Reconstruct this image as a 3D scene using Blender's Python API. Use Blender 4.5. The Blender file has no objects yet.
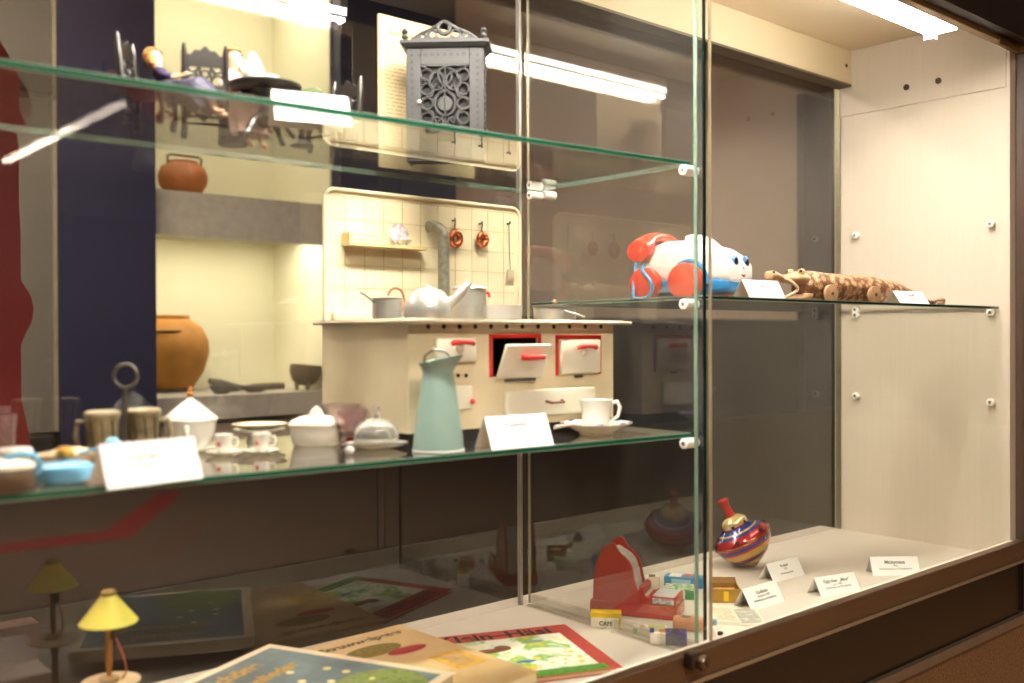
import bpy, bmesh, math, random
from math import sin, cos, pi, radians as rad
from mathutils import Vector, Matrix
random.seed(7)
C = bpy.context.scene.collection
# ------------------------------------------------------------------ camera
FPX = 986.8; YAW, PIT, ROL = rad(41.082), rad(-.374), rad(-.203)
FW = Vector((sin(YAW)*cos(PIT), cos(YAW)*cos(PIT), sin(PIT)))
r0 = Vector((cos(YAW), -sin(YAW), 0)); u0 = r0.cross(FW)
RT = r0*cos(ROL)+u0*sin(ROL); UP = -r0*sin(ROL)+u0*cos(ROL)
cd = bpy.data.cameras.new('camera'); cam = bpy.data.objects.new('camera', cd); C.objects.link(cam)
cd.sensor_width = 36; cd.lens = FPX/1024*36; cd.clip_start = .02
cam.matrix_world = Matrix(((RT.x, UP.x, -FW.x, 0), (RT.y, UP.y, -FW.y, 0), (RT.z, UP.z, -FW.z, 0), (0, 0, 0, 1)))
cd.dof.use_dof = True; cd.dof.focus_distance = 2.05; cd.dof.aperture_fstop = 2.8
bpy.context.scene.camera = cam
def ray(u, v): return FW+RT*((u-512)/FPX)+UP*((341.5-v)/FPX)
def G(u, v, z): q = ray(u, v); return q*(z/q.z)          # point on a level surface
def PY(u, v, Y): q = ray(u, v); return q*(Y/q.y)          # point on a plane parallel to the case front
def PX(u, v, X): q = ray(u, v); return q*(X/q.x)
# measures of the case (metres; eye level is z = 0)
XP, YF, YP, YB, XW, ZB = 1.25, .935, .975, 1.396, 2.352, -.512
XL = .12; ZT, ZM, ZR, ZC = .275, -.156, .062, .734; FLOOR = -1.45
# ------------------------------------------------------------------ materials
def newmat(n):
    m = bpy.data.materials.new(n); m.use_nodes = True; nt = m.node_tree; nt.nodes.clear()
    out = nt.nodes.new('ShaderNodeOutputMaterial'); return m, nt, out
def srgb(c):
    if isinstance(c, str): c = [int(c[i:i+2], 16)/255 for i in (0, 2, 4)]
    return tuple((x/12.92 if x <= .04045 else ((x+.055)/1.055)**2.4) for x in c)+(1,)
MC = {}
def M(col, rough=.5, metal=0., var=.12, scale=30., coat=0., bump=0., trans=0., name=None, stretch=None, sub=0.):
    key = (str(col), rough, metal, var, scale, coat, bump, trans, str(stretch), sub)
    if key in MC: return MC[key]
    m, nt, out = newmat(name or 'surface'); N = nt.nodes; L = nt.links
    p = N.new('ShaderNodeBsdfPrincipled'); L.new(p.outputs[0], out.inputs[0])
    tc = N.new('ShaderNodeTexCoord'); mp = N.new('ShaderNodeMapping'); L.new(tc.outputs['Object'], mp.inputs[0])
    if stretch: mp.inputs['Scale'].default_value = stretch
    no = N.new('ShaderNodeTexNoise'); no.inputs['Scale'].default_value = scale; no.inputs['Detail'].default_value = 4
    L.new(mp.outputs[0], no.inputs['Vector'])
    cr = N.new('ShaderNodeValToRGB'); c = srgb(col)
    cr.color_ramp.elements[0].position = .3; cr.color_ramp.elements[1].position = .7
    cr.color_ramp.elements[0].color = tuple(max(0, x*(1-var)) for x in c[:3])+(1,)
    cr.color_ramp.elements[1].color = tuple(min(1, x*(1+var*.5)) for x in c[:3])+(1,)
    L.new(no.outputs[0], cr.inputs[0]); L.new(cr.outputs[0], p.inputs['Base Color'])
    p.inputs['Roughness'].default_value = rough; p.inputs['Metallic'].default_value = metal
    p.inputs['Coat Weight'].default_value = coat; p.inputs['Transmission Weight'].default_value = trans
    p.inputs['Subsurface Weight'].default_value = sub
    if bump:
        b = N.new('ShaderNodeBump'); b.inputs['Strength'].default_value = bump; b.inputs['Distance'].default_value = .002
        L.new(no.outputs[0], b.inputs['Height']); L.new(b.outputs[0], p.inputs['Normal'])
    MC[key] = m; return m
def emis(col, s):
    m, nt, out = newmat('lamp_light'); e = nt.nodes.new('ShaderNodeEmission')
    e.inputs[0].default_value = srgb(col); e.inputs[1].default_value = s; nt.links.new(e.outputs[0], out.inputs[0]); return m
def thin_glass(tint, ior=1.8, name='clear_glass', rough=0.0, haze=0.0, dirt=0.0):
    m, nt, out = newmat(name); N = nt.nodes; L = nt.links
    fr = N.new('ShaderNodeFresnel'); fr.inputs[0].default_value = ior
    ge = N.new('ShaderNodeNewGeometry'); inv = N.new('ShaderNodeMath'); inv.operation = 'SUBTRACT'; inv.inputs[0].default_value = 1
    L.new(ge.outputs['Backfacing'], inv.inputs[1]); mu = N.new('ShaderNodeMath'); mu.operation = 'MULTIPLY'
    dn = N.new('ShaderNodeMath'); dn.operation = 'ADD'; dn.inputs[1].default_value = 1; L.new(fr.outputs[0], dn.inputs[0])
    dv = N.new('ShaderNodeMath'); dv.operation = 'DIVIDE'; L.new(fr.outputs[0], dv.inputs[0]); L.new(dn.outputs[0], dv.inputs[1])
    tw = N.new('ShaderNodeMath'); tw.operation = 'MULTIPLY'; tw.inputs[1].default_value = 2; L.new(dv.outputs[0], tw.inputs[0])   # both faces of the pane
    L.new(tw.outputs[0], mu.inputs[0]); L.new(inv.outputs[0], mu.inputs[1])
    tr = N.new('ShaderNodeBsdfTransparent'); tr.inputs[0].default_value = tuple(tint)+(1,)
    gl = N.new('ShaderNodeBsdfGlossy'); gl.inputs['Roughness'].default_value = rough; gl.inputs[0].default_value = (1, 1, 1, 1)
    mx = N.new('ShaderNodeMixShader'); L.new(mu.outputs[0], mx.inputs[0]); L.new(tr.outputs[0], mx.inputs[1]); L.new(gl.outputs[0], mx.inputs[2])
    last = mx
    if haze:
        df = N.new('ShaderNodeBsdfDiffuse'); df.inputs[0].default_value = (.9, .85, .8, 1)
        m2 = N.new('ShaderNodeMixShader'); L.new(mx.outputs[0], m2.inputs[1]); L.new(df.outputs[0], m2.inputs[2])
        no = N.new('ShaderNodeTexNoise'); no.inputs['Scale'].default_value = 6; tc = N.new('ShaderNodeTexCoord'); L.new(tc.outputs['Object'], no.inputs[0])
        mm = N.new('ShaderNodeMath'); mm.operation = 'MULTIPLY'; mm.inputs[1].default_value = haze*2; L.new(no.outputs[0], mm.inputs[0])
        L.new(mm.outputs[0], m2.inputs[0]); last = m2
    L.new(last.outputs[0], out.inputs[0]); return m
def bands(stops, axis='Z', lo=0., hi=1., rough=.25, metal=0., coat=.5):
    """constant stripes along one object axis: stops = [(pos, colour)]"""
    m, nt, out = newmat('striped_paint'); N = nt.nodes; L = nt.links
    p = N.new('ShaderNodeBsdfPrincipled'); L.new(p.outputs[0], out.inputs[0]); tc = N.new('ShaderNodeTexCoord')
    sx = N.new('ShaderNodeSeparateXYZ'); L.new(tc.outputs['Object'], sx.inputs[0])
    mr = N.new('ShaderNodeMapRange'); mr.inputs[1].default_value = lo; mr.inputs[2].default_value = hi; L.new(sx.outputs[axis], mr.inputs[0])
    cr = N.new('ShaderNodeValToRGB'); cr.color_ramp.interpolation = 'CONSTANT'
    els = cr.color_ramp.elements
    while len(els) < len(stops): els.new(.5)
    for e, (q, c) in zip(els, stops): e.position = q; e.color = srgb(c)
    L.new(mr.outputs[0], cr.inputs[0]); L.new(cr.outputs[0], p.inputs['Base Color'])
    p.inputs['Roughness'].default_value = rough; p.inputs['Metallic'].default_value = metal; p.inputs['Coat Weight'].default_value = coat
    return m
def picture(cols, scale=25, rough=.6, seed=0.):
    m, nt, out = newmat('printed_picture'); N = nt.nodes; L = nt.links
    p = N.new('ShaderNodeBsdfPrincipled'); L.new(p.outputs[0], out.inputs[0]); p.inputs['Roughness'].default_value = rough
    tc = N.new('ShaderNodeTexCoord'); mp = N.new('ShaderNodeMapping'); mp.inputs['Location'].default_value = (seed, seed*.7, seed*.3)
    L.new(tc.outputs['Object'], mp.inputs[0]); no = N.new('ShaderNodeTexNoise'); no.inputs['Scale'].default_value = scale
    no.inputs['Detail'].default_value = 3; no.inputs['Distortion'].default_value = .6; L.new(mp.outputs[0], no.inputs[0])
    cr = N.new('ShaderNodeValToRGB'); els = cr.color_ramp.elements
    while len(els) < len(cols): els.new(.5)
    for i, (e, c) in enumerate(zip(els, cols)): e.position = .28+.44*i/max(1, len(cols)-1); e.color = srgb(c)
    L.new(no.outputs[0], cr.inputs[0]); L.new(cr.outputs[0], p.inputs['Base Color']); return m
# ------------------------------------------------------------------ objects
def tag(o, label=None, cat=None, group=None, kind=None):
    if label: o['label'] = label
    if cat: o['category'] = cat
    if group: o['group'] = group
    if kind: o['kind'] = kind
    return o
def thing(name, label, cat, loc=(0, 0, 0), rz=0., group=None, rx=0., ry=0.):
    o = bpy.data.objects.new(name, None); C.objects.link(o); o.empty_display_size = .02
    o.location = loc; o.rotation_euler = (rx, ry, rz); return tag(o, label, cat, group)
def wloc(p):
    v = Vector((0, 0, 0))
    while p is not None: v += p.location; p = p.parent
    return v
def kids(o): return [c for c in bpy.data.objects if c.parent is o]
def copy_tree(o, parent=None):
    ch = kids(o); c = o.copy(); C.objects.link(c); c.parent = parent
    for k in ch: copy_tree(k, c)
    return c
class MB:
    def __init__(s): s.b = bmesh.new()
    def faces(s, vs, fs, T=None):
        vv = [s.b.verts.new(T @ Vector(v) if T else v) for v in vs]
        for f in fs:
            try: s.b.faces.new([vv[i] for i in f])
            except ValueError: pass
        return s
    def box(s, x0, x1, y0, y1, z0, z1, T=None, bev=0.):
        if bev:
            t = bmesh.new(); bmesh.ops.create_cube(t, size=1)
            for v in t.verts: v.co = Vector(((x0+x1)/2+v.co.x*(x1-x0), (y0+y1)/2+v.co.y*(y1-y0), (z0+z1)/2+v.co.z*(z1-z0)))
            bmesh.ops.bevel(t, geom=t.edges[:], offset=bev, segments=3, affect='EDGES', profile=.5)
            t.verts.ensure_lookup_table(); t.verts.index_update()
            s.faces([v.co.copy() for v in t.verts], [[v.index for v in f.verts] for f in t.faces], T); t.free(); return s
        vs = [(x, y, z) for x in (x0, x1) for y in (y0, y1) for z in (z0, z1)]
        return s.faces(vs, [(0, 1, 3, 2), (4, 6, 7, 5), (0, 4, 5, 1), (2, 3, 7, 6), (0, 2, 6, 4), (1, 5, 7, 3)], T)
    def lathe(s, prof, c=(0, 0, 0), n=40, sx=1., sy=1., T=None):
        base = []; vs = []; fs = []; c = Vector(c)
        for (r, z) in prof:
            if r < 1e-6: base.append((len(vs), 1)); vs.append(c+Vector((0, 0, z)))
            else:
                base.append((len(vs), n))
                for i in range(n): a = 2*pi*i/n; vs.append(c+Vector((r*cos(a)*sx, r*sin(a)*sy, z)))
        for (a, na), (b, nb) in zip(base, base[1:]):
            for i in range(n):
                j = (i+1) % n
                if na == 1 and nb == 1: break
                if na == 1: fs.append((a, b+j, b+i))
                elif nb == 1: fs.append((a+i, a+j, b))
                else: fs.append((a+i, a+j, b+j, b+i))
        return s.faces(vs, fs, T)
    def disc_lathe(s, prof, c=(0, 0, 0), n=40, **k):   # closed at both ends
        return s.lathe([(0, prof[0][1])]+list(prof)+[(0, prof[-1][1])], c, n, **k)
    def tube(s, pts, rs, n=12, caps=True, closed=False, flat=1.):
        pts = [Vector(p) for p in pts]; m = len(pts)
        if not hasattr(rs, '__len__'): rs = [rs]*m
        up = None; vs = []; fs = []
        for i, p in enumerate(pts):
            a = pts[(i-1) % m] if (closed or i > 0) else p; b = pts[(i+1) % m] if (closed or i < m-1) else p
            t = (b-a).normalized()
            if up is None: up = t.orthogonal().normalized()
            up = (up-t*up.dot(t)).normalized(); sd = t.cross(up)
            for k in range(n): q = 2*pi*k/n; vs.append(p+(up*cos(q)*flat+sd*sin(q))*rs[i])
        R = m if closed else m-1
        for i in range(R):
            j = (i+1) % m
            for k in range(n): l = (k+1) % n; fs.append((i*n+k, i*n+l, j*n+l, j*n+k))
        if caps and not closed: fs.append(tuple(range(n))[::-1]); fs.append(tuple((m-1)*n+k for k in range(n)))
        return s.faces(vs, fs)
    def ell(s, c, r, n=20, m=12, T=None):
        rx, ry, rz = r if hasattr(r, '__len__') else (r, r, r)
        prof = [(sin(pi*i/m), -cos(pi*i/m)) for i in range(m+1)]; prof[0] = (0, -1); prof[-1] = (0, 1)
        t = MB(); t.lathe(prof, (0, 0, 0), n); S = Matrix.Translation(Vector(c)) @ Matrix.Diagonal((rx, ry, rz, 1))
        if T: S = T @ S
        t.b.verts.ensure_lookup_table(); t.b.verts.index_update()
        s.faces([v.co.copy() for v in t.b.verts], [[v.index for v in f.verts] for f in t.b.faces], S); t.b.free(); return s
    def prism(s, poly, d, T=None):
        """poly in local XZ extruded along +Y by d"""
        n = len(poly); vs = [(p[0], 0, p[1]) for p in poly]+[(p[0], d, p[1]) for p in poly]
        fs = [tuple(range(n)), tuple(range(2*n-1, n-1, -1))]+[(i, i+n, (i+1) % n+n, (i+1) % n) for i in range(n)]
        return s.faces(vs, fs, T)
    def loft(s, rings, caps=True, T=None):
        n = len(rings[0]); vs = [p for r in rings for p in r]; fs = []
        for i in range(len(rings)-1):
            for k in range(n): l = (k+1) % n; fs.append((i*n+k, i*n+l, (i+1)*n+l, (i+1)*n+k))
        if caps: fs.append(tuple(range(n))[::-1]); fs.append(tuple((len(rings)-1)*n+k for k in range(n)))
        return s.faces(vs, fs, T)
    def build(s, name, mat, parent=None, smooth=True, world=False, bevel=0.):
        b = s.b
        if world and parent is not None:
            o = wloc(parent)
            for v in b.verts: v.co -= o
        bmesh.ops.recalc_face_normals(b, faces=b.faces[:])
        me = bpy.data.meshes.new(name); b.to_mesh(me); b.free()
        for m in (mat if isinstance(mat, (list, tuple)) else [mat]): me.materials.append(m)
        if smooth:
            for p in me.polygons: p.use_smooth = True
            try: me.set_sharp_from_angle(angle=rad(38))
            except Exception: pass
        o = bpy.data.objects.new(name, me); C.objects.link(o)
        if parent is not None: o.parent = parent
        if bevel:
            md = o.modifiers.new('edge', 'BEVEL'); md.width = bevel; md.segments = 2; md.limit_method = 'ANGLE'; md.angle_limit = rad(40)
        return o
def struct(name, mb, mat, parent=None, smooth=False):
    o = mb.build(name, mat, parent, smooth); o['kind'] = 'structure'; return o
def arc(cx, cy, r, a0, a1, n):
    return [(cx+r*cos(rad(a0+(a1-a0)*i/n)), cy+r*sin(rad(a0+(a1-a0)*i/n))) for i in range(n+1)]
def text(body, size, Mx, mat, parent, name='lettering', align='CENTER', bold=0., sx=1.):
    cu = bpy.data.curves.new(name, 'FONT'); cu.body = body; cu.size = size; cu.align_x = align; cu.offset = bold; cu.extrude = .00008
    t = bpy.data.objects.new('t', cu); C.objects.link(t); bpy.context.view_layer.update()
    me = bpy.data.meshes.new_from_object(t.evaluated_get(bpy.context.evaluated_depsgraph_get()))
    bpy.data.objects.remove(t); me.transform(Mx @ Matrix.Diagonal((sx, 1, 1, 1))); me.materials.clear(); me.materials.append(mat)
    me.name = name; o = bpy.data.objects.new(name, me); C.objects.link(o); o.parent = parent; return o
def frame(o, x, y, z=None):
    x = Vector(x).normalized(); y = Vector(y); y = (y-x*y.dot(x)).normalized(); z = x.cross(y); o = Vector(o)
    return Matrix(((x.x, y.x, z.x, o.x), (x.y, y.y, z.y, o.y), (x.z, y.z, z.z, o.z), (0, 0, 0, 1)))
RZ = lambda a: Matrix.Rotation(a, 4, 'Z')
RX = lambda a: Matrix.Rotation(a, 4, 'X')
RY = lambda a: Matrix.Rotation(a, 4, 'Y')
TR = lambda *v: Matrix.Translation(Vector(v))
# palette
cream = M('e6d9c3', .55, var=.04, scale=3); panelm = M('cdc2b0', .5, var=.03, scale=5, stretch=(30, 30, 1))
ceilm = M('d9c9ac', .6, var=.05, scale=3); bronze = M('6b5138', .35, metal=.45, var=.1, scale=8, stretch=(1, 20, 20))
blackm = M('1b1512', .3, var=.1, scale=4); alu = M('b9ad96', .3, metal=.8, var=.08, scale=60)
white = M('f1efec', .6, var=.02, name='white_card'); ink = M('6b6762', .7, var=.02)
peg_w = M('f0ece4', .35, var=.03); screwm = M('8d8577', .35, metal=.9)
tin = M('c6c2bb', .32, metal=.6, var=.12, scale=60); tin_d = M('77736b', .38, metal=.9, var=.2, scale=80)
copper = M('c8744e', .25, metal=.9, var=.15, scale=60); porc = M('eeebe4', .15, coat=.6, var=.03)
redp = M('c8231a', .3, coat=.4, var=.08); enam = M('e9e3d2', .3, coat=.3, var=.06, scale=40)
glass_c = thin_glass((.955, .955, .94), 1.12); glass_b = thin_glass((.88, .875, .87), 1.5)
glass_s = thin_glass((.91, .93, .895), 1.6, 'shelf_glass', haze=.01)
glass_v = thin_glass((.92, .93, .91), 1.45, haze=.012)
greenedge = M('1f7a5c', .12, coat=.5, var=.1, scale=20, trans=.35); darkedge = M('2f4a3e', .12, coat=.5, var=.1, trans=.3)
acryl = thin_glass((.93, .92, .9), 1.45, 'acrylic', haze=.02)
# ------------------------------------------------------------------ hall
M_tile, nt, out = newmat('floor_tiles')
N = nt.nodes; L = nt.links; p = N.new('ShaderNodeBsdfPrincipled'); L.new(p.outputs[0], out.inputs[0]); p.inputs['Roughness'].default_value = .35
tc = N.new('ShaderNodeTexCoord'); br = N.new('ShaderNodeTexBrick'); L.new(tc.outputs['Object'], br.inputs[0])
br.offset = 0; br.inputs['Scale'].default_value = 1; br.inputs['Brick Width'].default_value = 2.4; br.inputs['Row Height'].default_value = 1.7; br.inputs['Mortar Size'].default_value = .006
br.inputs['Color1'].default_value = srgb('6d5848'); br.inputs['Color2'].default_value = srgb('655243'); br.inputs['Mortar'].default_value = srgb('8a7664')
L.new(br.outputs[0], p.inputs['Base Color'])
struct('floor', MB().box(-14, 16, -12, 4.3, FLOOR-.1, FLOOR), M_tile)
struct('ceiling', MB().box(-14, 16, -12, 4.3, 1.75, 1.85), M('8b8178', .8))
struct('wall_front', MB().box(-14, 16, -12.2, -12, FLOOR, 1.75), M('6a5a4e', .8))
struct('wall_left', MB().box(-14.2, -14, -12, 4.3, FLOOR, 1.75), M('6a5a4e', .8))
struct('wall_right', MB().box(16, 16.2, -12, 4.3, FLOOR, 1.75), M('6a5a4e', .8))
WY = 4.0
def wx(u): return PY(u, 335, WY).x
def wz(u, v): return PY(u, v, WY).z
navy = M('20223e', .6, var=.08, scale=2); taupe = M('b5a392', .8, var=.06, scale=2); greyw = M('6f6a60', .8, var=.06, scale=2)
n0, n1 = wx(148), wx(332)
def wxt(u): return PY(u, 335, WY-.08).x
zn1 = wz(240, 197); zn0 = wz(240, 240); zl1 = wz(240, 394); zl0 = wz(240, 417)
wb = MB(); wb.box(-14, n0, WY, WY+.25, FLOOR, 1.75); wb.box(n1, 16, WY, WY+.25, FLOOR, 1.75); wb.box(n0, n1, WY, WY+.25, FLOOR, zl0-.02); wb.box(n0, n1, WY, WY+.25, 1.715, 1.75)
struct('wall_back', wb, taupe)
struct('trim_1', MB().box(wx(-260), wx(50), WY-.03, WY-.002, .0-.36, 1.72), greyw)
struct('trim_2', MB().box(wx(50), wx(54), WY-.05, WY-.002, -.36, 1.72), M('a79c86', .4, metal=.3))
struct('trim_3', MB().box(wx(54), wxt(156.5), WY-.08, WY-.002, FLOOR+.03, 1.72), navy)
struct('trim_4', MB().box(n1+.003, wx(447), WY-.08, WY-.002, FLOOR+.03, 1.72), navy)
struct('trim_5', MB().box(wx(797), wx(850), WY-.06, WY-.002, FLOOR+.03, 1.72), M('2b2d40', .6))
struct('trim_6', MB().box(wx(449), wx(795), WY-.04, WY-.002, FLOOR+.03, wz(620, 318)), M('171826', .45, var=.1, scale=2))
struct('trim_7', MB().box(-12, wx(52), WY-.06, WY-.034, FLOOR+.03, -.38), M('15100d', .5))
zw = wz(100, 474)
struct('trim_8', MB().box(-14, 16, WY-.14, WY-.09, FLOOR+.03, zw), M('1d1611', .5, var=.15, scale=2))
# lit wall niche with two levels
nich = thing('wall_niche', 'bright cream wall niche with two lit levels behind the glass case', 'niche', ((n0+n1)/2, WY+.25, zl0))
ncol = M('dcd9bf', .7, var=.03, scale=2)
mb = MB(); mb.box(n0-.02, n1+.02, WY+.55, WY+.57, zl0, 1.71); mb.box(n0+.0005, n0+.01, WY-.004, WY+.55, zl1, 1.71); mb.box(n1-.01, n1-.0005, WY-.004, WY+.55, zl1, 1.71); mb.box(n0+.01, n1-.01, WY, WY+.55, 1.7, 1.71)
mb.build('lining', ncol, nich, False, True)
MB().box(n0+.011, n1-.011, WY-.01, WY+.548, zn0+.04, zn1).box(n0+.011, n1-.011, WY-.01, WY+.01, zn0, zn0+.04).build('middle_shelf', M('b9b3a6', .6), nich, False, True)
MB().box(n0+.002, n1-.002, WY-.03, WY+.548, zl0, zl1-.0005).build('ledge', M('aaa498', .6), nich, False, True)
lw = emis('fff4da', 2.5)
for zz in (1.69, zn0+.036):
    MB().box(n0+.05, n1-.05, WY+.03, WY+.28, zz-.003, zz+.003).build('niche_lamp', lw, nich, False, True)
# archaeological finds
clay = M('b8703a', .7, var=.3, scale=9, bump=.3); clay2 = M('a9752f', .75, var=.35, scale=7, bump=.4); dclay = M('5f564a', .85, var=.3, scale=20, bump=.5)
P = PY(183, 196, WY+.12); P.z = zn1
t = thing('clay_pot', 'small orange clay pot with raised handles on upper niche shelf', 'pot', P)
MB().disc_lathe([(.045, 0), (.075, .012), (.1, .05), (.104, .085), (.09, .12), (.066, .135), (.066, .145), (.06, .145), (.058, .13)]).build('body', clay, t)
mb = MB(); mb.tube([(-.072, -.02, .125), (-.075, -.02, .16), (-.06, -.02, .168), (.06, -.02, .168), (.075, -.02, .16), (.072, -.02, .125)], .005); mb.build('handle', M('4f4338', .6), t)
P = PY(170, 388, WY+.38); P.z = zl1
t = thing('clay_jar', 'large ochre clay storage jar on the lower niche ledge', 'jar', P); t.scale = (1.15, 1, 1.1)
MB().disc_lathe([(.06, 0), (.09, .02), (.13, .08), (.152, .16), (.15, .21), (.125, .265), (.075, .3), (.078, .312), (.07, .315), (.06, .30)]).build('body', clay2, t)
MB().tube([(-.12, -.095, .24), (-.08, -.118, .248), (-.03, -.132, .246), (0, -.135, .25)], [.002, .005, .006, .002]).build('crack', M('3a2412', .9), t)
MB().disc_lathe([(.08, -.001), (.09, .001), (.085, .018), (.06, .022)]).build('stand_ring', dclay, t)
for (u, v, r, h, sy, lab) in [(222, 391, .06, .035, .8, 'shallow grey clay bowl nearest the storage jar in the niche'), (255, 391, .075, .03, .7, 'wide flat grey dish in the middle of the niche ledge')]:
    P = PY(u, v, WY+.1); P.z = zl1; t = tag(MB().disc_lathe([(r*.5, 0), (r*.9, h*.6), (r, h), (r*.92, h), (r*.8, h*.6), (r*.4, h*.25)], sy=sy).build('clay_dish', dclay), lab, 'dish', 'grey clay dishes in the niche'); t.location = P; t.rotation_euler = (0, 0, .3)
P = PY(226, 383, WY+.2); P.z = zl1
o = tag(MB().tube([(-.08, 0, .055), (-.03, .0, .035), (.03, 0, .018), (.09, 0, .015)], [.012, .025, .022, .01]).build('stone_tool', dclay), 'long grey stone piece leaning behind the clay dishes', 'stone'); o.location = P
P = PY(272, 389, WY+.25); P.z = zl1
o = tag(MB().box(-.1, .06, -.02, .02, 0, .03, bev=.008).build('stone_bar', dclay), 'flat grey stone bar left of the small footed bowl', 'stone'); o.location = P
P = PY(304, 390, WY+.1); P.z = zl1
t = thing('footed_bowl', 'small brown clay bowl standing on stub feet at niche right end', 'bowl', P, .2)
MB().disc_lathe([(.03, .02), (.06, .04), (.078, .08), (.075, .115), (.068, .115), (.066, .08), (.03, .05)], sx=1, sy=.9, T=RY(.12)).build('bowl', M('5b4a38', .85, var=.25, scale=18, bump=.4), t)
for a in (0, 2.1, 4.2): MB().disc_lathe([(.009, 0), (.012, .04)], (.032*cos(a+.4), .032*sin(a+.4), 0), 12).build('foot', dclay, t)
# red cut-out figure at far left
pts = [(-60, 20), (-4, 34), (7, 52), (14, 66), (19, 77), (27, 88), (31, 100), (32, 112), (24, 124), (8, 128), (10, 131), (17, 134), (19, 150), (19, 200), (20.5, 230), (21, 280), (31, 296), (34, 308), (32, 322), (25, 335), (21, 345), (21.5, 400), (29, 433), (34, 470), (-60, 470)]
poly = [(lambda q: (q.x, q.z))(PY(a, b, 2.6)) for a, b in pts]
poly = [(x-poly[0][0], z) for x, z in poly]
x0 = PY(-60, 20, 2.6).x
t = thing('red_display_figure', 'dark red cut-out figure panel standing at the left edge', 'display figure', (x0, 2.6, FLOOR))
MB().prism([(x, z-FLOOR) for x, z in poly], .03).build('panel', M('8a1a14', .6, var=.15, scale=4), t, False)
MB().box(0, .2, -.02, .05, 0, .75).build('post', M('3a0f0c', .6), t, False)
# hall tube lights: one mirrored in the case glass, three added for light
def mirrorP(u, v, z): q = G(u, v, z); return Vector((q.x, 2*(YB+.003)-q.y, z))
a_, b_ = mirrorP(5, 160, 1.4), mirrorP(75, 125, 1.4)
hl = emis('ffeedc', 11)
def hall_lamp(a, b, lab, w=.09):
    a = Vector(a); b = Vector(b); c = (a+b)/2; d = b-a
    t = thing('ceiling_lamp', lab, 'lamp', c, math.atan2(d.y, d.x), 'hall ceiling lamps'); l = d.length/2
    MB().box(-l, l, -w, w, 0, .06).build('housing', M('d8d2c4', .5), t, False)
    MB().box(-l+.02, l-.02, -w+.02, w-.02, -.03, -.001, bev=.01).build('diffuser', hl, t, False)
    MB().box(-.01, .01, -.01, .01, .06, .35).build('hanger', alu, t, False)
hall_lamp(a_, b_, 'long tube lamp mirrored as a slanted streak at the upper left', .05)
hall_lamp((-1.0, -1.2, 1.6), (1.2, -1.2, 1.6), 'added long tube lamp lighting the hall floor behind the viewer', .12)  # unseen lamp, added to light the floor behind the viewer
hall_lamp((4.2, 1.6, 1.6), (6.5, 1.6, 1.6), 'added tube lamp lighting the carpet beyond the right end of case', .12)  # unseen lamp, added so the carpet at the right gets light
hall_lamp((-1.5, 2.75, 1.6), (1.2, 2.75, 1.6), 'added tube lamp lighting the back wall behind the case', .12)  # unseen lamp, added to brighten the wall around the niche
for x_, y_ in ((-.2, -3.4), (-2.2, -5.2), (2.4, -2.6), (.6, -6.2), (3.5, -5.5)):  # unseen spots, added to brighten the floor mirrored in the back glass
    t = thing('added_floor_spot', 'small added spotlight brightening the tiled hall floor', 'spotlight', (x_, y_, 1.745), 0, 'added hall spotlights')
    MB().disc_lathe([(.06, -.012), (.06, -.001)], n=24).build('trim_ring', M('d8d2c4', .5), t)
    ld = bpy.data.lights.new('spot', 'SPOT'); ld.energy = 150; ld.color = (1, .9, .78); ld.spot_size = rad(125); ld.spot_blend = .6; ld.shadow_soft_size = .03
    lo = bpy.data.objects.new('bulb', ld); C.objects.link(lo); lo.parent = t; lo.location = (0, 0, -.03)
# carpet and red floor stripe
MB_ = MB().box(-3, 2.42, -.9, .9, FLOOR+.001, FLOOR+.012).box(2.42, 8, -.9, 3.9, FLOOR+.001, FLOOR+.012)
tag(MB_.build('carpet', M('7a5228', .95, var=.45, scale=260, bump=1.), None, False), 'rough orange-brown carpet strip in front of the case', 'carpet')
def gm(u, v): q = mirrorP(u, v, FLOOR); return (q.x, q.y)
st = [gm(-60, 560), gm(-60, 552), gm(105, 531), gm(160, 493), gm(185, 491), gm(130, 538)]
mb = MB(); n = len(st); mb.faces([(x, y, FLOOR+.001) for x, y in st]+[(x, y, FLOOR+.003) for x, y in st], [tuple(range(n)), tuple(range(2*n-1, n-1, -1))]+[(i, (i+1) % n, (i+1) % n+n, i+n) for i in range(n)])
tag(mb.build('floor_stripe', M('8f1c12', .5), None, False), 'red guide stripe with a bend across the dark tiled floor', 'floor stripe')
# ------------------------------------------------------------------ display case
case = thing('display_case', 'large glass display case with cream interior and black base', 'display case', (XP, (YF+YB)/2, FLOOR))
def cpart(name, mb, mat, smooth=False, bevel=0., par=case): return mb.build(name, mat, par, smooth, True, bevel)
cpart('base_board', MB().box(XL, XW-.001, YF+.022, YB+.05, ZB-.02, ZB), M('cdc3b5', .6, var=.03, scale=4))
zl, zr2, zf = -.476, -.518, -.642
cpart('front_rail', MB().box(XL-.6, XW+.03, YF-.004, YF+.02, zr2, zl), bronze, bevel=.002)
cpart('rail_lit_face', MB().box(XL-.3, XW-.001, YF+.0203, YF+.0218, ZB-.01, zl-.0015), M('e2d6c2', .5))  # inner rail face made pale, its brightness standing in for caught light
cpart('rail_top_glint', MB().box(XL-.3, XW-.001, YF+.014, YF+.0216, zl-.0012, zl+.0006), M('e6dccb', .4))  # light caught along the rail's top edge, put in as a pale strip
cpart('rail_lip', MB().box(XL-.6, XW+.03, YF-.008, YF-.0045, zr2-.004, zr2+.002), alu)
cpart('fascia', MB().box(XL-.6, XW+.03, YF+.004, YF+.02, zf, zr2-.001), M('0e0906', .22, var=.1, scale=3))
cpart('skirting', MB().box(XL-.6, XW+.03, YF-.006, YF+.02, zf-.02, zf-.001), M('6e5d4c', .4, metal=.3))
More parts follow.
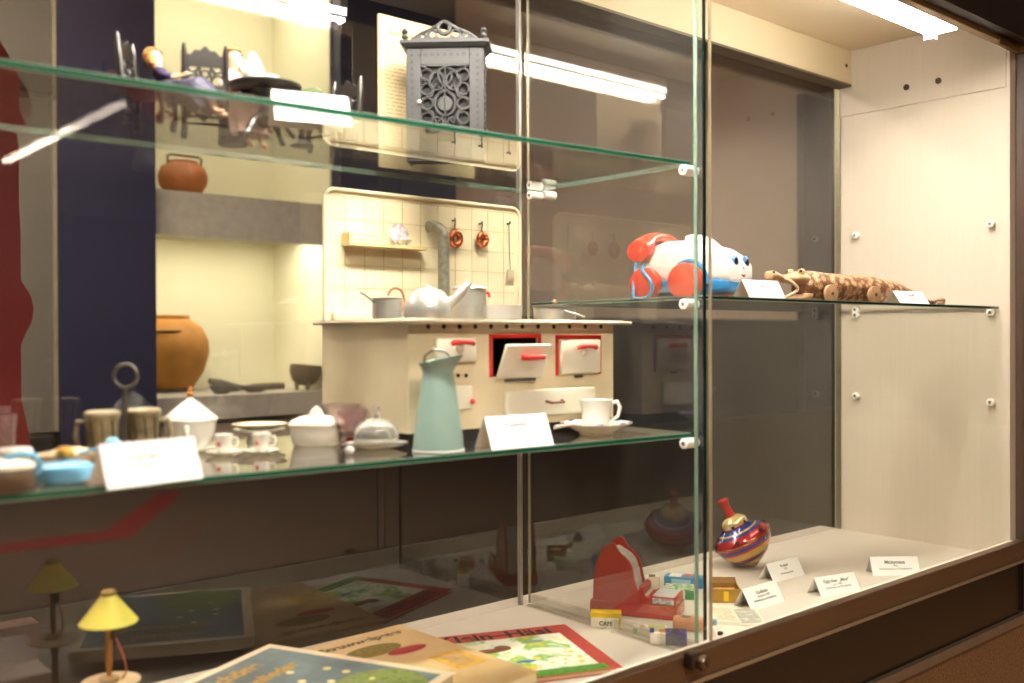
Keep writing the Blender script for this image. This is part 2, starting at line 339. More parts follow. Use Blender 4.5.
cpart('plinth', MB().box(XL-.6, XW+1.2, YF+.012, YB, FLOOR+.015, zf-.021), M('6b4a26', .95, var=.6, scale=260, bump=1.))
cpart('side_panel', MB().box(XW, XW+.03, YF+.022, YB+.0065, ZB-.02, ZC), panelm)
cpart('side_panel_upper', MB().box(XW-.003, XW-.0005, YF+.03, YB, .567, ZC-.002), panelm)
cpart('corner_strip', MB().box(XW-.006, XW-.0005, YB-.012, YB-.001, ZB+.001, .64), M('8f8a72', .35, metal=.6))
cpart('side_frame', MB().box(XW+.0305, XW+.07, YF-.01, YB+.0065, zf, .95), M('4a382c', .45))
cpart('top_panel', MB().box(XL, XW-.001, YF+.022, YB+.05, ZC, ZC+.02), ceilm)
cpart('back_header', MB().box(XL, XW-.007, YB-.045, YB-.007, .646, ZC-.001), M('cdbf9c', .5, var=.04, scale=4))
cpart('header_strip', MB().box(XL, XW-.007, YB-.047, YB-.005, .64, .6455), M('6f6450', .4, metal=.5))
cpart('front_header', MB().box(XL-.6, XW+.07, YF-.03, YF-.002, .655, 1.2), M('1c1613', .4))
cpart('header_track', MB().box(XL-.6, XW+.03, YF-.001, YF+.0205, .645, .68), M('a08c68', .35, metal=.4), bevel=.002)
cpart('hinge', MB().box(XW-.12, XW-.01, YF-.006, YF-.0015, .635, .6535), M('9c7b3c', .3, metal=.8), bevel=.002)
cpart('back_glass', MB().box(XL, 1.236, YB, YB+.006, ZB+.0005, .7), glass_b)
cpart('back_glass', MB().box(1.241, XW-.001, YB, YB+.006, ZB+.0005, .7), glass_b)
cpart('glass_joint', MB().box(1.2362, 1.2408, YB-.002, YB+.008, ZB+.0005, .64), M('b3ada2', .3, trans=.3))
cpart('front_glass', MB().box(XL-.5, 1.2055, .952, .957, zl+.002, .66), glass_c)
cpart('front_glass', MB().box(1.2315, XW-.003, .944, .949, zl+.002, .66), glass_c)
# partition with bright polished edges
cpart('partition', MB().box(XP, XP+.006, YP+.001, YB-.008, ZB+.004, .645), glass_v)
cpart('partition_edge', MB().box(XP-.0005, XP+.0065, YP-.001, YP+.001, ZB+.004, .645), M('17302a', .15, coat=.5))
cpart('partition_edge', MB().box(XP+.0005, XP+.0055, YB-.0075, YB-.006, ZB+.004, .64), M('cfc6a2', .25, trans=.2))
cpart('glass_edge', MB().box(1.2057, 1.2069, .951, .958, zl+.002, .66), M('8fae9a', .15, trans=.4))
cpart('glass_edge', MB().box(1.2302, 1.2313, .9435, .9495, zl+.002, .655), M('cdbd9a', .2, trans=.4))
for k, (ya, yb) in enumerate([(.985, 1.165), (1.185, 1.385)]):
    a = MB(); a.box(XP-.012, XP-.0015, ya, yb, ZB+.0005, ZB+.003); a.box(XP-.004, XP-.0015, ya, yb, ZB+.003, ZB+.02)
    cpart('acrylic_rail', a, acryl)
    a = MB(); a.box(XP+.0075, XP+.018, ya, yb, ZB+.0005, ZB+.003); a.box(XP+.0075, XP+.010, ya, yb, ZB+.003, ZB+.02)
    cpart('acrylic_rail', a, acryl)
# lock
lk = PY(697, 662, YF-.02)
lock = cpart('lock', MB().box(lk.x-.012, lk.x+.008, YF-.022, YF-.0045, lk.z-.011, lk.z+.013, bev=.002), M('57493a', .35, metal=.8), True)
MB().disc_lathe([(.0115, 0), (.0125, .004), (.011, .009), (.0085, .011)], n=24, T=TR(lk.x+.006, YF-.022, lk.z-.001) @ RX(pi/2)).build('lock_cylinder', M('7d6a55', .25, metal=.9), lock, True, True)
MB().box(lk.x+.0045, lk.x+.0075, YF-.0338, YF-.033, lk.z-.005, lk.z+.003).build('keyhole', M('110d0a', .8), lock, False, True)
# screws and holes in the side panel
def peg(x0, x1, y, z, r=.0068):
    o = cpart('shelf_peg', MB().disc_lathe([(r*.85, 0), (r, .002), (r, abs(x1-x0)-.001), (r*.8, abs(x1-x0))], n=20, T=TR(x0, y, z) @ RY(pi/2 if x1 > x0 else -pi/2)), peg_w, True)
    e = x1+(.0004 if x1 > x0 else -.0004)
    MB().disc_lathe([(r*.42, 0), (r*.42, .0006)], n=12, T=TR(x1, y, z) @ RY(pi/2 if x1 > x0 else -pi/2)).build('peg_screw', screwm, o, False, True)
for z in (.254, .0485, -.16):
    for y in (.997, 1.338): peg(XW-.0005, XW-.013, y, z, .0088)
for y in (1.203, 1.122):
    MB().disc_lathe([(.0075, 0), (.0075, .0015), (.005, .0018)], n=20, T=TR(XW-.0032, y, .611) @ RY(-pi/2)).build('screw_hole', M('3a3027', .6, metal=.3), case, True, True)
MB().disc_lathe([(.0045, 0), (.0045, .0015)], n=16, T=TR(XW-.03, YB-.0455, .69) @ RX(pi/2)).build('header_screw', M('3a3027', .5, metal=.5), case, True, True)
for z in (.0475, .2575, -.171): peg(XP-.0008, XP-.034, 0.988, z, .0082)
for z in (.284, .262): peg(XP+.0068, XP+.036, 1.352, z, .0082)
for z in (.2575, -.171): peg(XP-.0008, XP-.03, 1.35, z, .0082)
# lamps of the case
def case_lamp(x0, x1, lab, ls):
    t = thing('case_lamp', lab, 'lamp', ((x0+x1)/2, .994, .652), 0, 'strip lamps inside the case')
    MB().box(x0-.01, x1+.004, .958, 1.030, .656, .70).build('housing', M('d8d2c6', .4), t, False, True)
    MB().box(x0, x1, .963, 1.025, .648, .6555).build('diffuser', emis('fff8f1', ls), t, False, True)
    f = MB()
    nn = int((x1-x0)/.022)
    for i in range(nn+1):
        x = x0+(x1-x0)*i/nn; f.box(x-.0015, x+.0015, .962, 1.026, .6465, .6479)
    f.build('louvre', M('c9d2c2', .3, metal=.2), t, False, True)
    MB().box(x0, x1, 1.0302, 1.0325, .66, .675).build('rear_diffuser', emis('fff8f1', ls*.16), t, False, True)
    MB().box(x1-.03, x1-.012, 1.0, 1.02, .632, .6464).build('end_clip', M('e8e4dc', .4), t, False, True)
case_lamp(1.465, 2.099, 'bright white strip lamp under the case ceiling at the right', 18.5)
case_lamp(.46, 1.085, 'strip lamp under the case ceiling in the left section', 40)
# glass shelves
paledge = M('b4c9bb', .2, coat=.5, var=.05, trans=.3)
def shelf(pts, z0, z1, lab, edge):
    t = thing('glass_shelf', lab, 'shelf', (pts[0][0], pts[0][1], z0), 0, 'glass shelves in the case')
    n = len(pts)
    MB().faces([(x, y, z0) for x, y in pts]+[(x, y, z1) for x, y in pts], [tuple(range(n)), tuple(range(2*n-1, n-1, -1))]+[(i, (i+1) % n, (i+1) % n+n, i+n) for i in range(n)]).build('pane', glass_s, t, False, True)
    for i, nm in ((0, 'polished_edge'), (1, 'polished_edge'), (2, 'polished_edge'), (3, 'polished_edge')):
        a = Vector(pts[i]+(0,)); b = Vector(pts[(i+1) % n]+(0,)); d = (b-a).normalized(); o = Vector((d.y, -d.x, 0))*.0012
        f = Matrix(((d.x, -o.x/.0012, 0, a.x+o.x), (d.y, -o.y/.0012, 0, a.y+o.y), (0, 0, 1, 0), (0, 0, 0, 1)))
        MB().box(0.0015, (b-a).length-.0015, 0, .0012, z0+.0013, z1-.0013, T=f).build(nm, edge if i in (0, 3) else paledge, t, False, True)
        MB().box(0.0015, (b-a).length-.0015, 0.0003, .0012, z1-.0013, z1, T=f).box(0.0015, (b-a).length-.0015, 0.0003, .0012, z0, z0+.0013, T=f).build('edge_highlight', paledge, t, False, True)  # white highlight line of the glass edge, put in as pale strips
def sy_(x): return .997+(1.0702-.997)*(1.246-x)/1.006
shelf([(XL, sy_(XL)), (1.246, sy_(1.246)), (1.246, YB-.006), (XL, YB-.006)], .267, .275, 'upper glass shelf holding the dolls and iron cabinet', greenedge)
shelf([(XL, sy_(XL)), (1.246, sy_(1.246)), (1.246, YB-.006), (XL, YB-.006)], -.164, -.156, 'middle glass shelf holding the toy stove and tableware', greenedge)
shelf([(XP+.012, .98), (XW-.006, .98), (XW-.006, YB-.006), (XP+.012, YB-.006)], .0555, .062, 'glass shelf on the right holding toy telephone and crocodile', M('1d4a3c', .12, coat=.5, trans=.3))
# ------------------------------------------------------------------ label cards
def card(A, B, h, lean, back, lab, lines, toward=None):
    """tent card: A-B front foot, leaning back by lean, height h, back foot at lean+back"""
    A = Vector(A); B = Vector(B); d = (B-A); w = d.length; d.normalize(); n = Vector((-d.y, d.x, 0))
    if n.dot(Vector((FW.x, FW.y, 0))) < 0: n = -n
    t = thing('label_card', lab, 'label card', (A+B)/2, math.atan2(d.y, d.x), 'white folded label cards'); th = .0005
    for nm, y0, y1 in (('front_leaf', 0, lean), ('back_leaf', lean+back, lean)):
        q = [(-w/2, y0, 0), (w/2, y0, 0), (w/2, y1, h), (-w/2, y1, h)]
        sg = 1 if nm == 'front_leaf' else -1
        MB().faces(q+[(a, b+th*sg, c) for a, b, c in q], [(0, 1, 2, 3), (7, 6, 5, 4), (0, 4, 5, 1), (1, 5, 6, 2), (2, 6, 7, 3), (3, 7, 4, 0)]).build(nm, white, t, False)
    up = Vector((0, lean, h)); L_ = up.length; un = up.normalized(); nn = Vector((1, 0, 0)).cross(un)
    for s, sz, fr, b in lines:
        text(s, sz, frame(Vector((0, 0, 0))+un*L_*fr+nn*.0003, (1, 0, 0), un), ink, t, bold=b)
    return t
def gcard(c4, z, h, lean, back, lab, lines): return card(G(c4[0], c4[1], z), G(c4[2], c4[3], z), h, lean, back, lab, lines)
gcard((774, 583, 805, 575), ZB, .036, .02, .02, 'small white card beside the striped spinning top', [('Kreisel', .009, .66, .0002), ('1950', .006, .5, 0), ('Schenkung privat', .006, .3, 0)])
gcard((751.6, 611, 785, 601), ZB, .036, .022, .02, 'white card in front of the gold tin box', [('Kaufladen', .009, .62, .0002), ('Zubehör 1950', .0065, .46, 0), ('Schenkung aus Privatbesitz', .0065, .3, 0)])
gcard((821.5, 597.3, 861.3, 591), ZB, .034, .02, .02, 'white card lying nearest the front rail with two-word heading', [('Figürchen  „Maus“', .009, .64, .0002), ('um  1960', .006, .48, 0), ('Schenkung  aus Privatbesitz', .006, .34, 0)])
gcard((873, 575.7, 921, 575), ZB, .036, .018, .02, 'white card with one bold word at the right end of base', [('Mickymaus', .010, .62, .0003), ('1960', .006, .46, 0), ('Schenkung aus Privatbesitz', .0065, .3, 0)])
card(G(107.5, 490, ZM), G(203, 478, ZM), .045, .018, .022, 'large white card at left in front of the sugar bowl', [('Puppengeschirr', .008, .6, 0), ('Porzellan um 1920', .006, .42, 0)])
card(G(492, 450.5, ZM), G(554, 444.7, ZM), .045, .018, .022, 'white card between the green pitcher and the white cup', [('Puppenherd', .009, .64, .0001), ('um 1930', .006, .48, 0), ('Schenkung  privat', .006, .34, 0)])
card(G(275, 119.5, ZT), G(352, 126.5, ZT), .043, .02, .022, 'white card at front of upper shelf beside the dolls', [('Puppenstube', .008, .6, 0)])
A = G(738, 301, ZR); q = PY(787, 301.5, 1.02); A = PY(738+3, 300, 1.06)
card(Vector((1.398, .992, ZR)), Vector((1.494, .985, ZR)), .032, .018, .02, 'white card in front of the toy telephone', [('Telefon', .007, .6, 0), ('um 1970', .005, .4, 0)])
card(Vector((1.925, .998, ZR)), Vector((2.025, .986, ZR)), .027, .02, .024, 'white card in front of the crocodile tail', [('Krokodil', .009, .6, .0002), ('Holz, Schenkung', .007, .3, 0)])
# ------------------------------------------------------------------ toy stove
SY = 1.135; sx0, sx1, sz0, sz1 = .797, 1.214, ZM, .018
stv = thing('toy_stove', 'cream tin toy cooking stove with red-rimmed oven doors and tiled back', 'toy stove', ((sx0+sx1)/2, 1.25, ZM))
scr = M('e6d7b6', .38, var=.10, scale=14, coat=.15)
def SP(name, mb, mat, smooth=False, bev=0., par=stv): return mb.build(name, mat, par, smooth, True, bev)
def F(u, v, off=0.): q = PY(u, v, SY-off); return q.x, q.z
# body as shell with a real opening for the middle oven
ox0, oz1 = F(492, 338); ox1, oz0 = F(538, 375)
b = MB(); b.box(sx0, ox0, SY, SY+.004, sz0+.018, sz1); b.box(ox1, sx1, SY, SY+.004, sz0+.018, sz1); b.box(ox0, ox1, SY, SY+.004, sz0+.018, oz0); b.box(ox0, ox1, SY, SY+.004, oz1, sz1)
b.box(sx0, sx0+.004, SY+.004, 1.37, sz0+.018, sz1); b.box(sx1-.004, sx1, SY+.004, 1.37, sz0+.018, sz1); b.box(sx0+.004, sx1-.004, 1.366, 1.37, sz0+.018, sz1)
SP('body', b, scr)
SP('oven_interior', MB().box(ox0-.01, ox1+.01, SY+.1, SY+.11, oz0-.01, oz1+.01).box(ox0-.01, ox0, SY+.005, SY+.1, oz0-.01, oz1+.01).box(ox1, ox1+.01, SY+.005, SY+.1, oz0-.01, oz1+.01).box(ox0-.01, ox1+.01, SY+.005, SY+.1, oz0-.01, oz0), M('17130f', .8))
SP('base', MB().box(sx0+.006, sx1-.006, SY+.006, 1.365, sz0+.0002, sz0+.018), M('1d1712', .6))
pl0 = sz1; pl1 = .024
SP('hob_plate', MB().box(sx0-.012, sx1+.014, SY-.014, 1.372, pl0, pl1, bev=.0025), M('b8aa96', .28, metal=.75, var=.15, scale=40), True)
SP('hob_rail', MB().tube([(sx0-.02, SY-.02, pl0+.001), (sx1+.022, SY-.02, pl0+.001)], .0028).tube([(sx0-.02, SY-.02, pl0+.001), (sx0-.02, 1.36, pl0+.001)], .0028), M('cfc4b2', .3, metal=.8), True)
for i in range(12):
    x, z = F(428+i*15.7, 326.5); SP('vent_hole', MB().disc_lathe([(.0038, 0), (.0038, .0007)], n=10, T=TR(x, SY-.0002, z) @ RX(pi/2)), M('1a1510', .9))
h = MB()
for (u, v) in ((458, 375.5), (466, 375.5)):
    x, z = F(u, v); h.disc_lathe([(.003, 0), (.003, .0007)], n=10, T=TR(x, SY-.0002, z) @ RX(pi/2))
SP('draught_holes', h, M('1a1510', .9))
wd = M('ebe5d3', .3, coat=.3, var=.05, scale=30)
def handle(u0, u1, v, par, off=.006, T=None):
    xa, z = F(u0, v); xb, _ = F(u1, v)
    m = MB(); m.tube([(xa, SY-off-.009, z-.001), (xa+.003, SY-off-.012, z+.001), ((xa+xb)/2, SY-off-.013, z+.002), (xb-.003, SY-off-.012, z+.001), (xb, SY-off-.009, z-.001)], [.0035, .004, .0032, .004, .0035])
    o = m.build('handle', redp, par, True, True)
    MB().disc_lathe([(.008, 0), (.007, .006), (.003, .009)], n=16, T=TR((xa+xb)/2, SY-off, z-.006) @ RX(pi/2)).build('handle_mount', wd, par, True, True); return o
def door(u0, v0, u1, v1, frame_=True, hv=None, h0=0, h1=0):
    x0, z1 = F(u0, v0); x1, z0 = F(u1, v1)
    if frame_:
        e = .006; m = MB(); m.box(x0-e, x1+e, SY-.002, SY-.0001, z1, z1+e); m.box(x0-e, x0, SY-.002, SY-.0001, z0-.002, z1); m.box(x1, x1+e, SY-.002, SY-.0001, z0-.002, z1)
        SP('oven_frame', m, redp, bev=.0006)
    d = SP('oven_door', MB().box(x0+.001, x1-.001, SY-.0085, SY-.0005, z0, z1-.001, bev=.003), wd, True)
    handle(h0, h1, hv, d); return d
door(433, 337, 474, 362, False, 343.5, 445, 467)
door(558, 339, 598, 372.5, True, 347.5, 570.5, 589.5)
e = .006; m = MB(); m.box(ox0-e, ox1+e, SY-.002, SY-.0001, oz1, oz1+e); m.box(ox0-e, ox0, SY-.002, SY-.0001, oz0, oz1); m.box(ox1, ox1+e, SY-.002, SY-.0001, oz0, oz1)
SP('oven_frame', m, redp, bev=.0006)
# open door, hinged at its foot, leaning outwards
wD = ox1-ox0; hD = (oz1-oz0)*.98
Tm = TR(ox0+.002, SY-.004, oz0-.002) @ RX(rad(24))
d = MB().box(0, wD-.002, -.006, 0, 0, hD, T=Tm, bev=.003).build('oven_door', wd, stv, True, True)
MB().tube([Tm @ Vector((wD*.32, -.014, hD*.7)), Tm @ Vector((wD*.5, -.018, hD*.72)), Tm @ Vector((wD*.78, -.014, hD*.7))], .0045).build('handle', redp, d, True, True)
MB().tube([Tm @ Vector((wD*.2, -.003, -.003)), Tm @ Vector((wD*.85, -.003, -.003))], .003).build('hinge', tin_d, d, True, True)
x0, z1 = F(503, 391); x1, z0 = F(588, 412)
d = SP('drawer', MB().box(x0, x1+.01, SY-.008, SY-.0005, z0, z1, bev=.003), wd, True)
xa, z = F(542, 401); xb, _ = F(558, 401)
MB().tube([(xa, SY-.009, z), (xa+.004, SY-.018, z-.002), (xb-.004, SY-.018, z-.002), (xb, SY-.009, z)], .0022).build('handle', M('7d4a3a', .4, metal=.4), d, True, True)
x0, z1 = F(452, 386); x1, z0 = F(470, 409)
d = SP('ash_door', MB().box(x0-.01, x1, SY-.006, SY-.0005, z0, z1, bev=.002), wd, True)
x, z = F(469, 401); MB().ell((x, SY-.009, z), .0042, 14, 8).build('knob', redp, d, True, True)
x0, z0 = F(486, 383); 
for (u, v) in ((528, 378), (578, 376)):
    x, z = F(u, v); SP('latch', MB().box(x-.008, x+.008, SY-.004, SY-.0003, z-.002, z+.001), tin_d)
# tiled splashback with rounded corners
bx0, bx1, bz0, bz1 = .797, 1.205, pl1+.0002, .232
rr = .018; poly = [(bx0, bz0), (bx1, bz0)]+arc(bx1-rr, bz1-rr, rr, 0, 90, 8)+arc(bx0+rr, bz1-rr, rr, 90, 180, 8)
Bk = 1.362
tb = MB(); tb.prism(poly, .006, T=TR(0, Bk, 0)); sb = SP('splashback', tb, scr, True)
sm = MB(); rows = 5; zz = [bz0+.016+(bz1-bz0-.04)*i/4.6 for i in range(6)]
for z in zz[1:]: sm.box(bx0+.012, bx1-.012, Bk-.0006, Bk+.0002, z-.0006, z+.0006)
for i in range(1, 11): x = bx0+(bx1-bx0)*i/11; sm.box(x-.0005, x+.0005, Bk-.0006, Bk+.0002, bz0+.016, zz[5])
sm.build('tile_joints', M('cbb78c', .5), sb, False, True)
rim = [(x, Bk-.002, z) for x, z in poly[1:]]+[(bx0, Bk-.002, bz0)]
MB().tube(rim, .0032, 8).build('rolled_rim', scr, sb, True, True)
MB().box(bx0+.01, .9, Bk-.012, Bk-.001, bz0, bz0+.014, bev=.002).build('foot_rail', scr, sb, True, True)
# wall rack with dishes
def FB(u, v, Y=Bk): q = PY(u, v, Y); return q.x, q.z
rx0, rz1 = FB(341, 233); rx1, rz0 = FB(419, 251)
rk = thing('wall_rack', 'small cream plate rack on the stove splashback', 'rack', (rx0, Bk-.02, rz0))
wood = M('d8bd8a', .6, var=.1, scale=30)
MB().box(rx0, rx1, Bk-.025, Bk-.001, rz0, rz0+.005).build('rack_shelf', wood, rk, False, True)
MB().box(rx0, rx0+.006, Bk-.025, Bk-.001, rz0+.005, rz1).build('rack_end', wood, rk, False, True)
MB().tube([(rx0+.003, Bk-.023, rz1-.002), (rx0+.06, Bk-.023, rz1-.004)], .0012).tube([(rx0+.003, Bk-.023, (rz0+rz1)/2), (rx0+.06, Bk-.023, (rz0+rz1)/2-.001)], .0012).build('rack_rod', wood, rk, True, True)
x, z = FB(396, 240)
o = tag(MB().disc_lathe([(.006, 0), (.017, .002), (.0185, .004), (.016, .0035)], n=28, T=RX(pi/2-.15)).build('picture_plate', [picture(['e8e2da', 'dcd6cc', 'c88fb0', '8fb08a'], 90)]), 'small glassy plate with flower decor upright on the rack', 'plate'); o.location = (x, Bk-.006, rz0+.005+.0185)
x, z = FB(398, 248)
o = tag(MB().disc_lathe([(.006, 0), (.012, .007), (.0135, .0095), (.012, .0095), (.008, .004)], n=24).build('rack_bowl', porc), 'tiny white bowl in front of the plate on the rack', 'bowl'); o.location = (x, Bk-.0165, rz0+.0052)
# stovepipe
x, z = FB(434, 283); 
pc = Vector((x, Bk-.028, pl1+.0005))
pp = thing('stovepipe', 'dull metal stovepipe with an elbow rising behind the kettle', 'stovepipe', pc)
zt_ = FB(430, 222)[1]-pl1
pts = [(0, 0, 0), (0, 0, zt_-.03)]+[(-.014+.014*cos(a), .0+.012*(1-cos(a)), zt_-.03+.02*sin(a)) for a in [rad(q) for q in range(12, 100, 12)]]+[(-.022, .014, zt_-.0105)]
MB().tube(pts, .0098, 18).build('pipe', M('9c988a', .35, metal=.6, var=.3, scale=150, bump=.4), pp)
MB().tube([(0, 0, .0), (0, 0, .006)], .0125, 18).build('collar', tin_d, pp)
# hanging utensils
def hook(x, z, par):
    MB().tube([(x, Bk-.0005, z), (x, Bk-.008, z), (x, Bk-.009, z+.004)], .0018, 8).build('hook', M('6f6558', .4, metal=.7), par, True, True)
for (u, v, lab) in ((452, 239, 'copper ring baking mould on the hook next to the stovepipe'), (479, 240, 'copper ladle-shaped mould on the middle hook')):
    x, z = FB(u, v); hx, hz = FB(u, 222+(3 if u > 460 else 0))
    t = thing('copper_mould', lab, 'baking mould', (x, Bk-.01, z), 0, 'copper moulds on the stove splashback'); rr_ = .0145 if u < 460 else .0125
    ring = [(rr_*.68*cos(2*pi*i/24), 0, rr_*.78*sin(2*pi*i/24)) for i in range(24)]
    MB().tube(ring, rr_*.4, 10, closed=True).build('mould_ring', copper, t)
    if u > 460: MB().ell((-.001, .002, -.002), (.008, .004, .009), 16, 10).ell((.009, -.002, .001), .0045, 12, 8).build('bowl', copper, t)
    MB().tube([(0, 0, rr_), (0, .002, rr_+.005), (0, .0, hz-z+.002)], .0014, 8).build('hanging_loop', M('6f6558', .4, metal=.7), t)
    hook(hx, hz+.002, stv)
x, z = FB(507, 225); x2, z2 = FB(507, 278)
t = thing('toy_spatula', 'thin metal spatula hanging at the right of the splashback', 'spatula', (x, Bk-.006, z))
MB().tube([(0, 0, 0), (.001, 0, -.05), (.003, 0, z2-z+.014)], .0011, 8).build('shaft', M('b6a98e', .4, metal=.7), t)
MB().box(-.005, .011, -.001, .001, z2-z-.004, z2-z+.015, bev=.0008).build('blade', M('c9bda4', .4, metal=.5), t)
hook(x, z+.002, stv)
# pots on the hob
def hob(u, v, Y): q = PY(u, v, Y); return Vector((q.x, Y, pl1+.0003))
def mpp(u, Y): q = ray(u, 320); return (Y/q.y)/FPX
Y_ = 1.24; L0 = hob(387, 318, Y_); k = mpp(387, Y_)
t = thing('toy_saucepan', 'small tin saucepan with a thin handle at the left of hob', 'saucepan', L0)
R = 15*k; H = 20*k
MB().disc_lathe([(R*.9, 0), (R, .002), (R, H), (R*1.06, H+.001), (R*.97, H), (R*.95, .003)]).build('pan', tin, t)
MB().tube([(-R, 0, H*.85), (-R-.012, .002, H+.004), (-R-.022, .004, H+.010)], [.002, .0015, .0015]).build('handle', tin_d, t)
MB().disc_lathe([(R, H+.0015), (R*.5, H+.004), (.002, H+.005)], T=TR(0, 0, 0)).build('lid', tin, t)
Y_ = 1.29; L0 = hob(396, 318, Y_)
k = mpp(396, Y_); ring = [(14*k*cos(a)*.75, 0, .03+13*k*sin(a)) for a in [rad(q) for q in range(-60, 250, 14)]]
t = thing('wire_loop_basket', 'red-orange wire loop handle on a small tin cup between pans', 'tin cup', L0)
MB().tube(ring, .0016, 8).build('wire_handle', M('c85f3c', .35, metal=.4), t)
MB().disc_lathe([(.008, 0), (.010, .012), (.011, .013), (.008, .012)]).build('cup', tin, t)
Y_ = 1.195; L0 = hob(428, 318, Y_); k = mpp(428, Y_); R = 24.5*k
t = thing('toy_kettle', 'shiny aluminium domed kettle with spout pointing right on hob', 'kettle', L0)
MB().disc_lathe([(R*.92, 0), (R, .004), (R*1.0, .016), (R*.93, .028), (R*.75, .038), (R*.45, .045), (R*.2, .047), (R*.18, .05), (.001, .051)]).build('body', M('d0ccc6', .25, metal=.6, var=.1, scale=50), t)
MB().tube([(R*.7, -.008, .018), (R*1.05, -.02, .032), (R*1.32, -.028, .046), (R*1.5, -.03, .054)], [.009, .0075, .006, .0055], 14).build('spout', tin, t)
Y_ = 1.25; L0 = hob(469, 318, Y_); k = mpp(469, Y_); R = 18*k
t = thing('toy_stockpot', 'tall aluminium pot with a lid behind the white basin', 'pot', L0)
MB().disc_lathe([(R*.92, 0), (R*.96, .003), (R*.96, .05), (R*1.02, .051), (R*.94, .05)]).build('pot', tin, t)
MB().disc_lathe([(R*1.04, .051), (R*.98, .054), (R*.5, .056), (.003, .057), (.003, .06)]).build('lid', tin, t)
MB().tube([(R*.96, -.004, .046), (R*1.2, -.008, .044), (R*1.2, -.01, .038)], .0024).build('red_handle', redp, t)
Y_ = 1.165; L0 = hob(503, 316, Y_); k = mpp(503, Y_)
W = 24*k
t = thing('white_basin', 'low white enamel basin at the front middle of the hob', 'basin', L0)
MB().loft([[(W*sx_*cos(a)*1.0+0, .017*sx_*sin(a), z) for a in [2*pi*i/36 for i in range(36)]] for sx_, z in ((.92, 0), (.97, .003), (1, .021), (1.02, .022), (.96, .0215), (.93, .004), (.5, .0035))], True).build('basin', M('f2ede6', .3, coat=.4, var=.02), t)
Y_ = 1.235; L0 = hob(555, 316, Y_); k = mpp(555, Y_); R = 25*k
t = thing('toy_frying_pan', 'flat wide lidded tin pan at the right end of hob', 'pan', L0)
MB().disc_lathe([(R*.88, 0), (R*.92, .002), (R*.95, .022), (R*1.02, .023), (R*.93, .022)], sy=.8).build('pan', tin, t)
MB().disc_lathe([(R*1.03, .0235), (R*.95, .026), (R*.3, .028), (.003, .029)], sy=.8).build('lid', tin_d, t)
MB().disc_lathe([(.002, .028), (.005, .032), (.004, .036), (.001, .037)]).build('lid_knob', M('a98f6a', .4, metal=.5), t)
MB().tube([(-.012, -R*.8, .017), (.008, -R*.9, .012), (.03, -R*.95, .006)], .0018).build('handle', M('dfd9d0', .3, metal=.6), t)
# ------------------------------------------------------------------ middle shelf tableware
def at(u, Y, z): q = PY(u, 335, Y); return Vector((q.x, Y, z))
zs = ZM+.0003
teal = M('92ada3', .4, coat=.2, var=.08, scale=20)
L0 = at(438, 1.068, zs)
t = thing('green_pitcher', 'pale green enamel pitcher standing in front of the toy stove', 'pitcher', L0)
rings = []
for (r, z, tilt, sp) in ((.0345, 0, 0, 0), (.0345, .002, 0, 0), (.033, .02, 0, 0), (.0275, .06, 0, 0), (.0225, .095, 0, 0), (.0205, .105, .2, 0), (.0225, .115, .6, .004), (.0265, .124, 1, .009), (.0255, .1235, 1, .009), (.021, .113, .6, .003), (.0195, .104, .2, 0), (.025, .06, 0, 0), (.031, .005, 0, 0)):
    rg = []
    for i in range(36):
        a = 2*pi*i/36; cx_ = cos(a); rg.append(((r+max(0, cx_)**3*sp)*cos(a), r*sin(a), z+tilt*.006*cos(a)))
    rings.append(rg)
MB().loft(rings).build('body', teal, t)
t.rotation_euler = (0, 0, rad(-35))
MB().tube([(-.019, 0, .112), (-.018, 0, .128), (-.006, 0, .137), (.010, 0, .134), (.016, 0, .127)], .0019, 8).build('wire_handle', M('7d7a72', .35, metal=.8), t)
MB().tube([(.0345*cos(2*pi*i/36), .0345*sin(2*pi*i/36), .0015) for i in range(36)], .0012, 8, closed=True).build('foot_rim', M('d8dcd2', .3), t)
# cheese bell
L0 = at(376, 1.15, zs); k = mpp(376, 1.15)
o = thing('butter_bell', 'clear glass bell on a white plate left of the pitcher', 'glass bell', L0)
MB().disc_lathe([(.02, 0), (.024, .001), (.040, .006), (.043, .008), (.040, .008), (.022, .0035)]).build('plate', M('f0ece6', .15, coat=.5, trans=.2), o)
MB().lathe([(.031, .0085), (.031, .018), (.029, .03), (.022, .037), (.010, .041), (.004, .044), (.003, .049), (.006, .053), (.005, .058), (0, .060)]).build('bell', M('f2eee6', .08, trans=.8, coat=.5), o)
# glass bowls behind
bowlg = M('eadbd4', .06, trans=.85, var=.05); 
for (u, Y, r, lab) in ((352, 1.25, .024, 'pinkish clear glass bowl behind the bell, left one'), (385, 1.3, .03, 'clear glass bowl behind the bell, right one nearer the stove')):
    Y = min(Y, 1.12) if False else Y
for (u, Y, r, lab) in ((350, 1.2, .022, 'pinkish clear glass bowl left behind the glass bell'),):
    t = thing('glass_bowl', lab, 'glass bowl', at(u, Y, zs), 0, 'clear glass bowls beside the stove')
    MB().disc_lathe([(.012, 0), (.014, .002), (.005, .006), (.005, .014), (r*.8, .022), (r, .04), (r*1.05, .052), (r*.98, .052), (r*.9, .04), (r*.6, .024)], n=24).build('bowl', M('e6c4c4', .06, trans=.8, var=.05), t)
    MB().ell((0, 0, .008), (.008, .008, .005), 14, 8).build('red_stem_ball', M('c2182a', .15, trans=.4), t)
t = thing('glass_bowl', 'clear glass bowl close behind the glass bell finial', 'glass bowl', Vector((.765, 1.225, zs)), 0, 'clear glass bowls beside the stove')
MB().disc_lathe([(.012, 0), (.014, .002), (.005, .006), (.005, .014), (.02, .024), (.026, .04), (.029, .055), (.027, .055), (.024, .04), (.015, .026)], n=24).build('bowl', bowlg, t)
